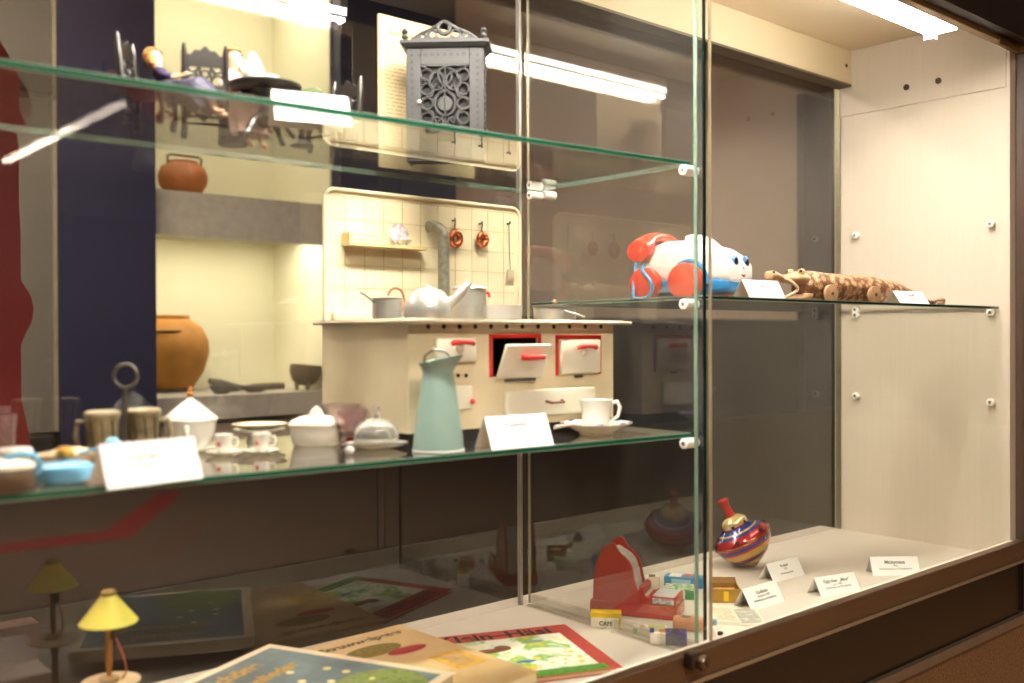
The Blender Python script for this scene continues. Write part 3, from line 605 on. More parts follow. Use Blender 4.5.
t.location = at(392, 1.19, zs) if False else Vector((.765, 1.26, zs))
o = tag(MB().ell((0, 0, .006), .006, 14, 8).build('glass_stopper', M('f4eeee', .1, trans=.3)), 'tiny round white glass ball before the bell plate', 'glass ball'); o.location = at(349, 1.11, zs)
# butter dish
t = thing('butter_dish', 'oval white porcelain dish with a lid and gold trim', 'covered dish', at(316, 1.24, zs), rad(-38))
def ov(rings, sx=1., sy=.68, n=36): return [[(r*sx*(abs(cos(a))**.8)*(1 if cos(a) > 0 else -1), r*sy*(abs(sin(a))**.8)*(1 if sin(a) > 0 else -1), z) for a in [2*pi*i/n for i in range(n)]] for r, z in rings]
MB().loft(ov([(.03, 0), (.0335, .003), (.0365, .018), (.038, .026), (.039, .029), (.036, .029), (.033, .02)])).build('dish', porc, t)
MB().loft(ov([(.040, .0292), (.0395, .032), (.034, .037), (.024, .041), (.01, .0435), (.002, .044)])).build('lid', porc, t)
MB().prism([(-.011, .043), (.011, .043), (.007, .051), (0, .057), (-.007, .051)], .008, T=TR(0, -.004, 0)).build('lid_handle', porc, t, True, False, .001)
MB().tube([(p[0]*1.01, p[1]*1.01, .0292) for p in ov([(.0395, 0)])[0]], .0007, 6, closed=True).build('gold_line', M('b98f4a', .3, metal=.7), t)
# plates
L0 = at(259, 1.33, zs)
t = thing('plate_stack', 'white plate with gold rim on a low foot behind the cups', 'plate', L0)
MB().disc_lathe([(.018, 0), (.02, .002), (.014, .008), (.026, .014), (.037, .019), (.0375, .0205), (.034, .020), (.02, .0165)]).build('dish', porc, t)
MB().disc_lathe([(.022, .0203), (.024, .0207), (.040, .0262), (.0405, .0275), (.037, .027), (.02, .0235)]).build('upper_plate', porc, t)
MB().tube([(.0406*cos(2*pi*i/40), .0406*sin(2*pi*i/40), .0274) for i in range(40)], .0006, 6, closed=True).build('gold_line', M('b98f4a', .3, metal=.7), t)
o = tag(MB().disc_lathe([(.01, 0), (.012, .001), (.021, .005), (.022, .0065), (.019, .006), (.01, .003)]).build('small_saucer', porc), 'empty small white saucer between sugar bowl and cups', 'saucer'); o.location = at(199, 1.27, zs)
# sugar bowl
t = thing('sugar_bowl', 'white porcelain bowl with tall conical lid and gold knob', 'covered bowl', at(190, 1.29, zs), rad(-120))
MB().disc_lathe([(.018, 0), (.021, .002), (.020, .006), (.027, .014), (.0325, .026), (.034, .040), (.035, .043), (.032, .043), (.030, .03)]).build('bowl', porc, t)
MB().disc_lathe([(.0362, .0432), (.0355, .046), (.024, .056), (.012, .066), (.005, .0705), (.003, .073)]).build('lid', porc, t)
MB().disc_lathe([(.0025, .0725), (.0045, .0755), (.0045, .079), (.0028, .081), (.0032, .084), (.001, .088)]).build('lid_knob', M('c98a4a', .3, metal=.5), t)
for s in (-1, 1): MB().tube([(s*.030, 0, .036), (s*.040, 0, .037), (s*.043, 0, .028), (s*.038, 0, .018), (s*.030, 0, .018)], .0026, 10).build('handle', porc, t)
# tiny cups and saucers
def cup_(lab, loc, rz, s=1.):
    t = thing('toy_cup', lab, 'cup', loc, rz, 'tiny porcelain cups on saucers')
    MB().disc_lathe([(.008*s, .0045*s), (.009*s, .006*s), (.0105*s, .015*s), (.0118*s, .026*s), (.0122*s, .0275*s), (.0112*s, .027*s), (.0098*s, .015*s), (.006*s, .007*s)]).build('cup', porc, t)
    MB().tube([(.0108*s, 0, .023*s), (.017*s, 0, .0235*s), (.0185*s, 0, .017*s), (.0155*s, 0, .0105*s), (.0102*s, 0, .0115*s)], .0014*s, 8).build('handle', porc, t)
    MB().ell((-.006, -.0095, .016), (.003, .0012, .0035), 12, 8).build('painted_flower', M('c46a58', .4), t)
    MB().disc_lathe([(.010*s, 0), (.012*s, .001), (.022*s, .0045*s), (.0235*s, .006*s), (.021*s, .0055*s), (.009*s, .0035*s)]).build('saucer', porc, t); return t
cup_('tiny white cup on its saucer nearer the sugar bowl', at(223, 1.215, zs), rad(-25))
cup_('tiny white cup on its saucer nearer the covered dish', at(261, 1.195, zs), rad(-25))
# big cup with blue rimmed saucer
L0 = Vector((1.108, 1.072, zs)); 
t = thing('white_cup', 'white mug with handle on a blue-rimmed saucer before the stove', 'cup', L0, rad(-40)); t.scale = (1.1, 1.1, 1.12)
MB().disc_lathe([(.016, .006), (.017, .008), (.0195, .02), (.021, .038), (.0238, .049), (.0225, .049), (.0195, .038), (.017, .018), (.01, .01)]).build('mug', porc, t)
MB().tube([(.020, 0, .044), (.030, 0, .046), (.034, 0, .038), (.031, 0, .026), (.0225, 0, .021)], [.0028, .003, .0028, .0026, .0024], 10).build('handle', porc, t)
MB().disc_lathe([(.022, 0), (.024, .001), (.024, .003), (.042, .012), (.051, .016), (.0515, .0175), (.048, .017), (.024, .006)]).build('saucer', porc, t)
m = MB()
for i in range(8):
    a = 2*pi*i/8; m.tube([(.047*cos(a+d_), .047*sin(a+d_), .0172+.0004) for d_ in (-.12, 0, .12)], [.0006, .0012, .0006], 6)
m.build('blue_rim_marks', M('2b3f86', .3), t)
o = tag(MB().tube([(-.03, 0, .0), (.0, 0, .003), (.02, 0, .005)], [.0045, .002, .0015], 10, flat=.5).build('teaspoon', porc), 'small white spoon resting on the saucer rim', 'spoon'); o.location = (1.044, 1.062, zs+.0165); o.rotation_euler = (0, .05, rad(-10))
# cruet stand and mugs
L0 = at(125, 1.24, zs); zring = PY(125, 376, 1.24).z-zs
t = thing('ring_stand', 'dark metal stand with a round carrying ring between two mugs', 'stand', L0)
steel = M('6d655c', .35, metal=.7, var=.15)
MB().tube([(0, 0, .006), (0, 0, zring-.016)], [.003, .0026], 12).build('rod', steel, t)
MB().tube([(.0145*cos(2*pi*i/30)*cos(YAW), -.0145*cos(2*pi*i/30)*sin(YAW), zring+.0145*sin(2*pi*i/30)) for i in range(30)], .0022, 10, closed=True).build('ring', steel, t)
MB().disc_lathe([(.014, 0), (.014, .003), (.006, .007)]).build('foot', steel, t)
mt = M('8f8062', .4, metal=.4, var=.45, scale=70, bump=.6)
def mug(lab, loc, rz):
    t = thing('patterned_mug', lab, 'mug', loc, rz, 'patterned mugs beside the ring stand')
    MB().disc_lathe([(.018, 0), (.0195, .003), (.0185, .03), (.020, .056), (.0212, .06), (.0195, .06), (.017, .03), (.016, .005)], n=32).build('mug', mt, t)
    MB().disc_lathe([(.0214, .0601), (.0214, .0635), (.017, .0655), (.004, .066)], n=32).build('lid', M('a4977a', .4, metal=.3, var=.2), t)
    MB().tube([(.0195, 0, .05), (.030, 0, .052), (.033, 0, .035), (.028, 0, .014), (.0185, 0, .012)], .0032, 10).build('handle', mt, t)
    m = MB()
    for i in range(10): a = 2*pi*i/10; m.tube([(.0198*cos(a), .0198*sin(a), .008), (.0192*cos(a+.12), .0192*sin(a+.12), .03), (.0203*cos(a), .0203*sin(a), .054)], .0011, 6)
    m.build('raised_pattern', M('4a3f30', .5, metal=.3), t); return t
mug('grey patterned mug standing left of the ring stand', at(102, 1.235, zs), rad(140))
mug('grey patterned mug standing right of the ring stand', at(143, 1.24, zs), rad(-35))
# blue enamel pan with brass knob
blue = M('6fb4dc', .25, coat=.6, var=.05)
t = thing('blue_enamel_pot', 'light blue enamel pot with brass knob beside the big card', 'pot', at(64, 1.10, zs), rad(20))
MB().disc_lathe([(.018, 0), (.026, .004), (.0295, .012), (.0285, .019), (.026, .021), (.022, .0225), (.008, .025), (.003, .026)]).build('pot', blue, t)
MB().disc_lathe([(.003, .0255), (.0085, .029), (.0095, .034), (.007, .038), (.002, .0395)]).build('lid_knob', M('c99a45', .3, metal=.8), t)
t = thing('blue_ladle', 'blue enamel ladle with round end lying behind the blue pot', 'ladle', at(80, 1.17, zs), rad(-38))
MB().tube([(-.045, 0, .012), (-.01, 0, .020), (.028, 0, .030)], .0022, 10).build('shaft', blue, t)
MB().ell((.036, 0, .027), (.011, .009, .014), 18, 12).build('scoop', blue, t)
MB().tube([(-.045, 0, .012), (-.05, 0, .0022)], .0022, 10).tube([(.036, 0, .014), (.036, 0, .0)], .003, 10).build('rest', blue, t)
t = thing('cream_dish', 'cream oval dish with wooden look behind the blue pot', 'dish', at(66, 1.19, zs), 0)
MB().disc_lathe([(.016, 0), (.018, .002), (.026, .014), (.03, .022), (.028, .022), (.02, .008)], sx=1.1).build('dish', M('d9b994', .4, var=.2), t)
MB().ell((.004, 0, .019), (.026, .022, .010), 20, 10).build('filling', M('e2c9a4', .8, var=.25, scale=60, bump=.5), t)
t = thing('tin_jar', 'small silvery tin jar with lid at the far left', 'jar', at(14, 1.2, zs))
MB().disc_lathe([(.015, 0), (.016, .002), (.016, .022), (.015, .024)]).build('jar', M('a9a294', .35, metal=.6), t)
MB().disc_lathe([(.0185, .0243), (.0188, .028), (.017, .031), (.004, .032)]).build('lid', M('e4ddd2', .3, coat=.3), t)
t = thing('glass_tumbler', 'pinkish glass tumbler standing behind the tin jar', 'glass', at(2, 1.31, zs))
MB().disc_lathe([(.012, 0), (.013, .002), (.016, .06), (.0165, .062), (.015, .062), (.0115, .004)]).build('tumbler', M('e8bfc0', .08, trans=.8), t)
t = thing('dark_crock', 'dark brown crock with cream lid and blue handle at left', 'crock', at(2, 1.085, zs), rad(-30))
MB().disc_lathe([(.024, 0), (.028, .003), (.031, .014), (.030, .022), (.0285, .024)]).build('crock', M('5d4a35', .45, var=.3, scale=40), t)
MB().disc_lathe([(.0305, .0243), (.030, .028), (.02, .031), (.004, .032)]).build('lid', M('efe4cf', .3, coat=.3), t)
MB().tube([(.0, -.0, .031), (.015, 0, .038), (.03, 0, .036), (.036, 0, .026), (.031, 0, .016)], .0028, 10).build('handle', blue, t)
# ------------------------------------------------------------------ upper shelf: dolls' room
zt = ZT+.0003
ebony = M('17130f', .35, var=.2, coat=.3); 
def make_chair(lab, loc, rz):
    t = thing('carved_doll_chair', lab, 'chair', loc, rz, 'black carved doll chairs')
    w, d, sh_, H = .027, .024, .042, .118
    for sx_ in (-1, 1):
        MB().tube([(sx_*w, d, 0), (sx_*w, d, .03), (sx_*w, d, sh_), (sx_*w, d+.006, H-.012), (sx_*w, d+.007, H)], [.0045, .003, .0045, .004, .0025], 10).build('rear_leg', ebony, t)
        MB().tube([(sx_*w, -d, 0), (sx_*w, -d, .008), (sx_*w, -d-.003, .02), (sx_*w, -d, .045), (sx_*w, -d, sh_)], [.004, .0055, .003, .0055, .0045], 10).build('front_leg', ebony, t)
    MB().box(-w-.004, w+.004, -d-.005, d+.004, sh_, sh_+.007, bev=.002).build('seat', ebony, t)
    b = MB(); T_ = TR(0, d+.003, 0)
    z0, z1 = sh_+.02, H-.014
    top = [(-w, z1-.006)]+[(w*q/10, z1+.010*math.exp(-(q/5)**2)+.002*cos(q*1.3)) for q in range(-9, 10)]+[(w, z1-.006), (w, z1-.016), (-w, z1-.016)]
    b.prism(top, .004, T_); b.box(-w, w, d+.003, d+.007, z0-.008, z0+.002)
    for (cx_, cz_, r_) in ((0, (z0+z1)/2-.004, .012), (-.015, (z0+z1)/2+.006, .008), (.015, (z0+z1)/2+.006, .008), (-.016, (z0+z1)/2-.014, .008), (.016, (z0+z1)/2-.014, .008), (0, (z0+z1)/2-.004, .005)):
        b.tube([(cx_+r_*cos(2*pi*i/16), d+.005, cz_+r_*sin(2*pi*i/16)) for i in range(16)], .0018, 6, closed=True)
    for x in (-.025, -.008, .008, .025): b.tube([(x, d+.005, z0), (x*.8, d+.005, z1-.012)], .0014, 6)
    b.build('carved_back', ebony, t)
    MB().tube([(-w, -d, .022), (w, -d, .022)], .002, 8).tube([(-w, d, .022), (w, d, .022)], .002, 8).build('stretcher', ebony, t)
    MB().prism([(-w, sh_)]+[(w*q/8, sh_-.010-.006*cos(q*pi/4)) for q in range(-8, 9)]+[(w, sh_)], .003, TR(0, -d-.004, 0)).build('apron', ebony, t)
    return t
ch = make_chair('black carved doll chair behind the blonde doll in blue lace', at(140, 1.30, zt), rad(35))
c2 = copy_tree(ch); c2['label'] = 'black carved doll chair with open back beside the round table'; c2.location = at(206, 1.305, zt); c2.rotation_euler = (0, 0, rad(-165)+pi+.1)
c2.rotation_euler = (0, 0, rad(158))
c3 = copy_tree(ch); c3['label'] = 'black carved doll chair at the right of the dolls beside the iron cabinet'; c3.location = at(335, 1.30, zt); c3.rotation_euler = (0, 0, rad(-75))
# round table
t = thing('round_doll_table', 'black round doll table between the dolls', 'table', at(266, 1.27, zt))
TH = .076
MB().disc_lathe([(.046, TH-.008), (.050, TH-.005), (.051, TH-.001), (.049, TH)], n=48).build('table_top', ebony, t)
for a in (0, 90, 180, 270):
    c_, s_ = cos(rad(a+30)), sin(rad(a+30))
    MB().tube([(c_*.012, s_*.012, .03), (c_*.03, s_*.03, .022), (c_*.038, s_*.038, .01), (c_*.046, s_*.046, .0)], [.005, .0045, .0035, .004], 8).build('leg', ebony, t)
MB().disc_lathe([(.008, .018), (.014, .03), (.007, .045), (.01, .06), (.02, TH-.008)]).build('pedestal', ebony, t)
tt = zt+TH+.0003
t = thing('white_toy_jug', 'white toy jug with a pale blue lid on the black table', 'jug', at(255, 1.265, tt)); t.scale = (.82, .82, .8)
MB().disc_lathe([(.012, 0), (.017, .006), (.018, .02), (.012, .034), (.009, .042)]).build('jug', porc, t)
MB().ell((-.002, 0, .045), (.007, .007, .006), 16, 10).build('lid', M('a9c4e0', .25, coat=.4), t)
MB().tube([(-.015, 0, .012), (-.024, 0, .022), (-.021, 0, .034)], [.004, .003, .0025]).build('spout', porc, t)
t = tag(MB().disc_lathe([(.006, 0), (.012, .007), (.014, .013), (.012, .013), (.006, .004)]).build('white_toy_bowl', porc), 'small white bowl on the black table near its right side', 'bowl'); t.location = at(270, 1.27, tt)
# hat with flower
hat = M('3a4224', .9, var=.3, scale=60, bump=.5)
t = thing('doll_hat', 'dark green doll hat with a pink flower beside the table', 'hat', at(303, 1.29, zt))
MB().disc_lathe([(.014, 0), (.018, .003), (.005, .01), (.005, .055), (.009, .062)], n=24).build('hat_stand', ebony, t)
MB().disc_lathe([(.034, .062), (.035, .0635), (.022, .067), (.02, .082), (.012, .09), (.002, .092)], n=36, T=RY(.25)).build('hat', hat, t)
m = MB()
for i in range(6): a = i*pi/3; m.ell((.018+.005*cos(a), -.024, .066+.005*sin(a)), .0036, 10, 6)
m.build('flower', M('e8a595', .6), t)
# dolls ---------------------------------------------------------------
skin = M('e6b08e', .4, coat=.2, var=.05, sub=.1)
def skinned(name, nodes, edges, mat, parent, root=0, sub=2):
    me = bpy.data.meshes.new(name); me.from_pydata([n[0] for n in nodes], edges, []); me.materials.append(mat)
    o = bpy.data.objects.new(name, me); C.objects.link(o); o.parent = parent
    s = o.modifiers.new('skin', 'SKIN'); s.use_smooth_shade = True
    ly = me.skin_vertices[0] if me.skin_vertices else None
    if ly is None:
        bm = bmesh.new(); bm.from_mesh(me); bm.verts.layers.skin.verify(); bm.to_mesh(me); bm.free(); ly = me.skin_vertices[0]
    for i, n in enumerate(nodes): ly.data[i].radius = (n[1], n[1]) if not hasattr(n[1], '__len__') else n[1]
    ly.data[root].use_root = True
    q = o.modifiers.new('sub', 'SUBSURF'); q.levels = sub; q.render_levels = sub; return o
def doll(lab, loc, rz, dress, dress2, hairc, s=1., tilt=0.):
    t = thing('seated_doll', lab, 'doll', loc, rz)   # faces -Y, sits with pelvis at origin height .012
    n = [((0, 0, .012), .012), ((0, .004, .035), .011), ((0, .002, .056), .0125), ((0, 0, .067), .0055), ((tilt*.3, -.001, .074), .009), ((tilt, -.003, .086), .0125), ((tilt*1.1, -.002, .097), .009)]
    e = [(0, 1), (1, 2), (2, 3), (3, 4), (4, 5), (5, 6)]
    for s_ in (-1, 1):
        k0 = len(n); n += [((s_*.013, 0, .057), .0055), ((s_*.022, -.006, .043), .0042), ((s_*.023, -.022, .030), .0036), ((s_*.021, -.033, .029), .0026), ((s_*.020, -.041, .028), .0032)]
        e += [(2, k0), (k0, k0+1), (k0+1, k0+2), (k0+2, k0+3), (k0+3, k0+4)]
        k0 = len(n); n += [((s_*.010, -.012, .011), .0085), ((s_*.012, -.042, .011), .0065), ((s_*.012, -.046, -.018), .005), ((s_*.012, -.046, -.042), .0036), ((s_*.012, -.058, -.048), .004)]
        e += [(0, k0), (k0, k0+1), (k0+1, k0+2), (k0+2, k0+3), (k0+3, k0+4)]
    skinned('body', [((Vector(p)*s)[:], r*s) for p, r in n], e, skin, t)
    hc = Vector((tilt, -.003, .087))*s
    m = MB(); m.ell(hc+Vector((0, .003, .002))*s, (.0145*s, .014*s, .0145*s), 22, 14)
    bmesh.ops.delete(m.b, geom=[v for v in m.b.verts if (v.co-hc).y < -.004*s and (v.co-hc).z < .006*s], context='VERTS')
    for i in range(14):
        a = pi*(i/13)*1.2-.3; m.ell(hc+Vector((.0135*cos(a), .004+.009*abs(sin(a)), -.006-.004*(i % 2)))*s, .0045*s, 8, 6)
    m.build('hair', hairc, t)
    m = MB(); 
    for s_ in (-1, 1): m.ell(hc+Vector((s_*.0045, -.0122, .001))*s, .0014*s, 8, 6)
    m.build('eyes', M('2a3550', .2), t)
    MB().ell(hc+Vector((0, -.0128, -.0055))*s, (.0022*s, .0008*s, .0009*s), 8, 6).build('mouth', M('b8433c', .3), t)
    def rg(cx, cy, rx, ry, z, w=0): return [((cx+rx*cos(a)*(1+w*cos(9*a)))*s, (cy+ry*sin(a)*(1+w*cos(9*a)))*s, z*s) for a in [2*pi*i/36 for i in range(36)]]
    MB().loft([rg(0, .002, .007, .006, .066), rg(0, .002, .016, .0105, .061), rg(0, .003, .0165, .0125, .05), rg(0, .003, .0135, .0115, .034)], False).build('bodice', dress, t)
    MB().loft([rg(0, .003, .0138, .012, .036), rg(0, -.010, .021, .024, .026, .03), rg(0, -.022, .027, .034, .016, .05), rg(0, -.034, .029, .026, -.008, .06), rg(0, -.04, .031, .024, -.03, .08)], False).build('skirt', dress2, t)
    for s_ in (-1, 1): MB().tube([(s_*.012*s, 0, .059*s), (s_*.0215*s, -.005*s, .044*s), (s_*.0235*s, -.016*s, .034*s)], [.0072*s, .0066*s, .0056*s], 12).build('sleeve', dress, t)
    return t
lace = picture(['100d26', '1a163a', '4a3f62', '221c48'], 160); lace2 = picture(['0a0916', '1a1830', '3a364c', '100e20'], 120)
pink = M('e6c0b4', .8, var=.12, scale=80); hairb = M('c98f4a', .6, var=.35, scale=200, bump=.6); hairr = M('c9793f', .6, var=.35, scale=200, bump=.6)
L1 = at(165, 1.24, zt+.0695); L1.y = 1.243
doll('blonde doll in dark blue lace dress seated at the left of table', at(181, 1.295, zt+.036), rad(62), lace, lace2, hairb, .86, .004)
DL = bpy.data.objects['seated_doll']; DL.rotation_euler = (rad(-30), 0, rad(48))
c_ = kids; ch.location = at(150, 1.30, zt); ch.rotation_euler = (0, 0, rad(50))
doll('red-haired doll in a pale pink dress seated behind the open chair back', at(234, 1.338, zt+.0395), rad(15), pink, pink, hairr, 1.0, 0)
tag(MB().disc_lathe([(.02, 0), (.021, .004), (.02, .036), (.017, .0388)], n=24).build('doll_stool', ebony), 'plain black round stool under the doll in pink', 'stool').location = at(234, 1.342, zt)
# printed sheet and iron cabinet
L0 = at(380, 1.355, zt); x1_ = PY(474, 100, 1.355).x
w_ = x1_-L0.x; hs = PY(378, 13, 1.355).z-zt
t = thing('printed_sheet', 'cream printed text sheet standing behind the iron cabinet', 'sheet', L0)
paper = M('b5a27a', .8, var=.08, scale=12)
MB().box(0, w_, 0, .004, 0, hs).build('board', paper, t, False)
m = MB(); m.box(.02, w_-.02, -.0005, 0, hs-.030, hs-.025)
for r in range(30):
    z = hs-.042-r*.0062; x = .012
    while x < w_-.03:
        l = random.uniform(.006, .018); m.box(x, min(x+l, w_-.012), -.0004, 0, z, z+.0016); x += l+.003
m.build('print_lines', M('8f7c58', .8), t, False)
t = thing('iron_cabinet', 'grey cast-iron toy cabinet with filigree door and carved crest', 'cabinet', Vector((.925, 1.268, zt)), rad(-6))
iron = M('242322', .55, metal=.15, var=.15, scale=40, bump=.2); 
q0 = PY(410, 100, 1.23); q1 = PY(482, 100, 1.23); W = .118; D = .05; H = PY(446, 45, 1.24).z-zt
xx = (q0.x+q1.x)/2; t.location = (xx+.024, 1.262, zt); t.scale = (1.04, 1.04, 1.03); t.rotation_euler = (0, 0, rad(-44))
MB().box(-W/2+.002, W/2-.002, -D/2+.006, D/2, .004, H-.008).build('carcass', M('080707', .8), t, False)
f = MB(); fy = -D/2; pw = .022; f.box(-W/2, -W/2+pw, fy, fy+.006, .0, H-.008); f.box(W/2-pw, W/2, fy, fy+.006, 0, H-.008); f.box(-W/2+pw, W/2-pw, fy, fy+.006, 0, .028); f.box(-W/2+pw, W/2-pw, fy, fy+.006, H-.034, H-.008)
f.box(-W/2, -W/2+.003, fy+.006, D/2, 0, H-.008); f.box(W/2-.003, W/2, fy+.006, D/2, 0, H-.008)
f.build('frame', iron, t, False, False, .001)
# rows of pierced dots
m = MB()
for i in range(16):
    z = .014+i*(H-.034)/15
    for s_ in (-1, 1): m.box(s_*(W/2-.009)-.002, s_*(W/2-.009)+.002, fy-.0006, fy, z-.0022, z+.0022)
    m.box(W/2, W/2+.0006, -.012, -.004, z-.003, z+.001); m.box(W/2, W/2+.0006, .004, .012, z-.001, z+.003)
for i in range(9):
    x = -W/2+.02+i*(W-.04)/8; m.box(x-.0022, x+.0022, fy-.0006, fy, H-.021, H-.017)
m.build('pierced_border', M('1b1815', .8), t, False)
dw = W/2-pw; dz0, dz1 = .028, H-.034; zc_ = (dz0+dz1)/2; m = MB()
def ringf(cx, cz, r, th=.0022, sz=1.): m.tube([(cx+r*cos(2*pi*i/20), fy+.002, cz+r*sz*sin(2*pi*i/20)) for i in range(20)], th, 6, closed=True)
for sx_ in (-1, 1):
    for k in range(-2, 3): ringf(sx_*dw*.74, zc_+k*(dz1-dz0)/5.4, dw*.24, .0019)
    for sz_ in (-1, 1):
        ringf(sx_*dw*.34, zc_+sz_*(dz1-dz0)*.29, dw*.3, .002, 1.2); m.tube([(0, fy+.002, zc_+sz_*.016), (sx_*dw*.35, fy+.002, zc_+sz_*.03), (sx_*dw*.55, fy+.002, zc_+sz_*.012), (sx_*dw, fy+.002, zc_+sz_*.006)], .002, 6)
        m.tube([(0, fy+.002, zc_+sz_*(dz1-dz0)*.48), (sx_*dw*.5, fy+.002, zc_+sz_*(dz1-dz0)*.40), (sx_*dw, fy+.002, zc_+sz_*(dz1-dz0)*.5)], .002, 6)
for sz_ in (-1, 1): ringf(0, zc_+sz_*(dz1-dz0)*.36, dw*.28, .002, 1.3); m.tube([(0, fy+.002, zc_), (0, fy+.002, zc_+sz_*(dz1-dz0)*.5)], .0018, 6)
ringf(0, zc_, dw*.42, .0025, 1.2); m.disc_lathe([(dw*.34, 0), (dw*.3, .003)], n=20, T=TR(0, fy+.004, zc_) @ RX(pi/2))
for z in (dz0, dz1): m.box(-dw, dw, fy+.0005, fy+.004, z-.002, z+.002)
dr = m.build('filigree_door', iron, t)
MB().ell((-dw-.002, fy-.003, zc_+.002), .0035, 12, 8).build('knob', M('c9bfae', .3, metal=.6), dr)
MB().loft([[(-W/2-.002, -D/2-.003, H-.008), (W/2+.002, -D/2-.003, H-.008), (W/2+.002, D/2+.002, H-.008), (-W/2-.002, D/2+.002, H-.008)], [(-W/2-.009, -D/2-.009, H-.002), (W/2+.009, -D/2-.009, H-.002), (W/2+.009, D/2+.004, H-.002), (-W/2-.009, D/2+.004, H-.002)], [(-W/2-.009, -D/2-.009, H+.002), (W/2+.009, -D/2-.009, H+.002), (W/2+.009, D/2+.004, H+.002), (-W/2-.009, D/2+.004, H+.002)]]).build('cornice', iron, t, False)
m = MB(); cy_ = -D/2-.005
ringc = lambda cx, cz, r, th=.0025: m.tube([(cx+r*cos(2*pi*i/18), cy_, cz+r*sin(2*pi*i/18)) for i in range(18)], th, 6, closed=True)
ringc(0, H+.020, .009, .0035)
for s_ in (-1, 1):
    ringc(s_*.018, H+.010, .0065); ringc(s_*.033, H+.007, .0045); m.tube([(s_*.006, cy_, H+.026), (s_*.02, cy_, H+.018), (s_*.036, cy_, H+.012), (s_*.05, cy_, H+.003)], [.003, .003, .0025, .002], 8)
m.box(-.05, .05, cy_-.0015, cy_+.0015, H+.002, H+.006); m.build('crest', iron, t)
for s_ in (-1, 1): MB().disc_lathe([(.003, H+.002), (.0055, H+.007), (.0035, H+.011), (.0055, H+.015), (.002, H+.02)], (s_*(W/2+.001), cy_, 0), 14).build('finial', iron, t)
for s_ in (-1, 1):
    MB().ell((s_*.012, cy_-.003, H+.008), (.003, .001, .003), 10, 6).build('red_ornament', M('a8452f', .5), t)
# ------------------------------------------------------------------ right shelf: telephone and crocodile
orr = M('e8452c', .3, coat=.4, var=.05); phw = M('f2eee9', .3, coat=.4, var=.03); pb = M('2f86c9', .3, coat=.3, var=.05)
zr = ZR+.0003
# local frame: +X is where the face looks
t = thing('toy_telephone', 'white pull-along toy telephone with smiling face and red wheels', 'toy telephone', Vector((1.44, 1.16, zr)), rad(-86))
t.location = (1.449, 1.155, zr); t.scale = (1.06, 1.06, 1.0)
def rrect(w, h0, h1, n=9, p=.35):
    out = []
    for i in range(40):
        a = 2*pi*i/40; c_, s_ = cos(a), sin(a); cc = (abs(c_)**p)*(1 if c_ > 0 else -1); ss = (abs(s_)**p)*(1 if s_ > 0 else -1)
        out.append((cc*w, (h0+h1)/2+ss*(h1-h0)/2))
    return out
sec = [(-.088, .030, .040, .062), (-.085, .038, .034, .082), (-.06, .043, .028, .103), (-.03, .044, .026, .112), (.0, .044, .026, .110), (.03, .043, .026, .102), (.06, .042, .026, .093), (.078, .040, .027, .080), (.088, .036, .030, .068), (.093, .026, .036, .056)]
MB().loft([[(x*1.1, y, z) for y, z in rrect(w, a, b, p=.55)] for x, w, a, b in sec]).build('body', phw, t)
MB().loft([[(x*1.1, y, z) for y, z in rrect(w, a, b, p=.5)] for x, w, a, b in ((-.075, .03, .016, .036), (-.07, .040, .010, .042), (.07, .040, .010, .042), (.082, .036, .014, .036), (.086, .03, .018, .032))]).build('blue_base', pb, t)
MB().loft([[(x, y, z) for y, z in rrect(w, a, b, p=.6)] for x, w, a, b in ((-.005, .016, .100, .112), (.0, .022, .098, .120), (.012, .024, .098, .1215), (.03, .022, .096, .115), (.05, .016, .09, .1))]).build('dial_hump', phw, t)
for x, r_ in ((-.062, .031), (.022, .033)):
    for s_ in (-1, 1):
        w_ = MB().disc_lathe([(r_*.8, 0), (r_*.97, .003), (r_, .008), (r_, .014), (r_*.95, .018), (r_*.75, .020), (r_*.25, .023)], n=36, T=TR(x, s_*.042, r_+.0002) @ RX(-s_*pi/2))
        w_.build('wheel', orr, t)
        if x > 0: MB().tube([(x+(r_+.004)*cos(a), s_*.044, r_+(r_+.004)*sin(a)) for a in [rad(q) for q in range(-10, 130, 12)]], .004, 8).build('mudguard', pb, t)
# handset lies across the rear
m = MB(); m.loft([[(-.078+dx, y, z0_+.5*hh*sin(a)) if False else (-.072+dx+rx_*cos(a), y, z0_+hh*sin(a)) for a in [2*pi*i/24 for i in range(24)]] for y, dx, rx_, hh, z0_ in ((-.058, -.004, .012, .010, .092), (-.056, -.004, .024, .020, .093), (-.044, -.003, .027, .022, .098), (-.032, 0, .018, .012, .114), (-.015, .004, .014, .009, .121), (.015, .004, .014, .009, .121), (.032, 0, .018, .012, .114), (.044, -.003, .027, .022, .098), (.056, -.004, .024, .020, .093), (.058, -.004, .012, .010, .092))])
m.build('handset', orr, t)
cp = [(-.080, -.052, .076), (-.081, -.057, .05), (-.078, -.066, .012), (-.066, -.070, .004), (-.045, -.069, .006), (-.036, -.068, .02), (-.040, -.068, .036), (-.058, -.066, .056), (-.066, -.05, .066)]
def smooth_pts(P_, n=6):
    P_ = [Vector(p) for p in P_]; out = []
    for i in range(len(P_)-1):
        p0 = P_[max(i-1, 0)]; p1 = P_[i]; p2 = P_[i+1]; p3 = P_[min(i+2, len(P_)-1)]
        for k in range(n):
            s = k/n; out.append(.5*((2*p1)+(p2-p0)*s+(2*p0-5*p1+4*p2-p3)*s*s+(3*p1-p0-3*p2+p3)*s**3))
    return out+[P_[-1]]
MB().tube(smooth_pts(cp), .0032, 10).build('blue_cord', M('4aa3d8', .35, coat=.3), t)
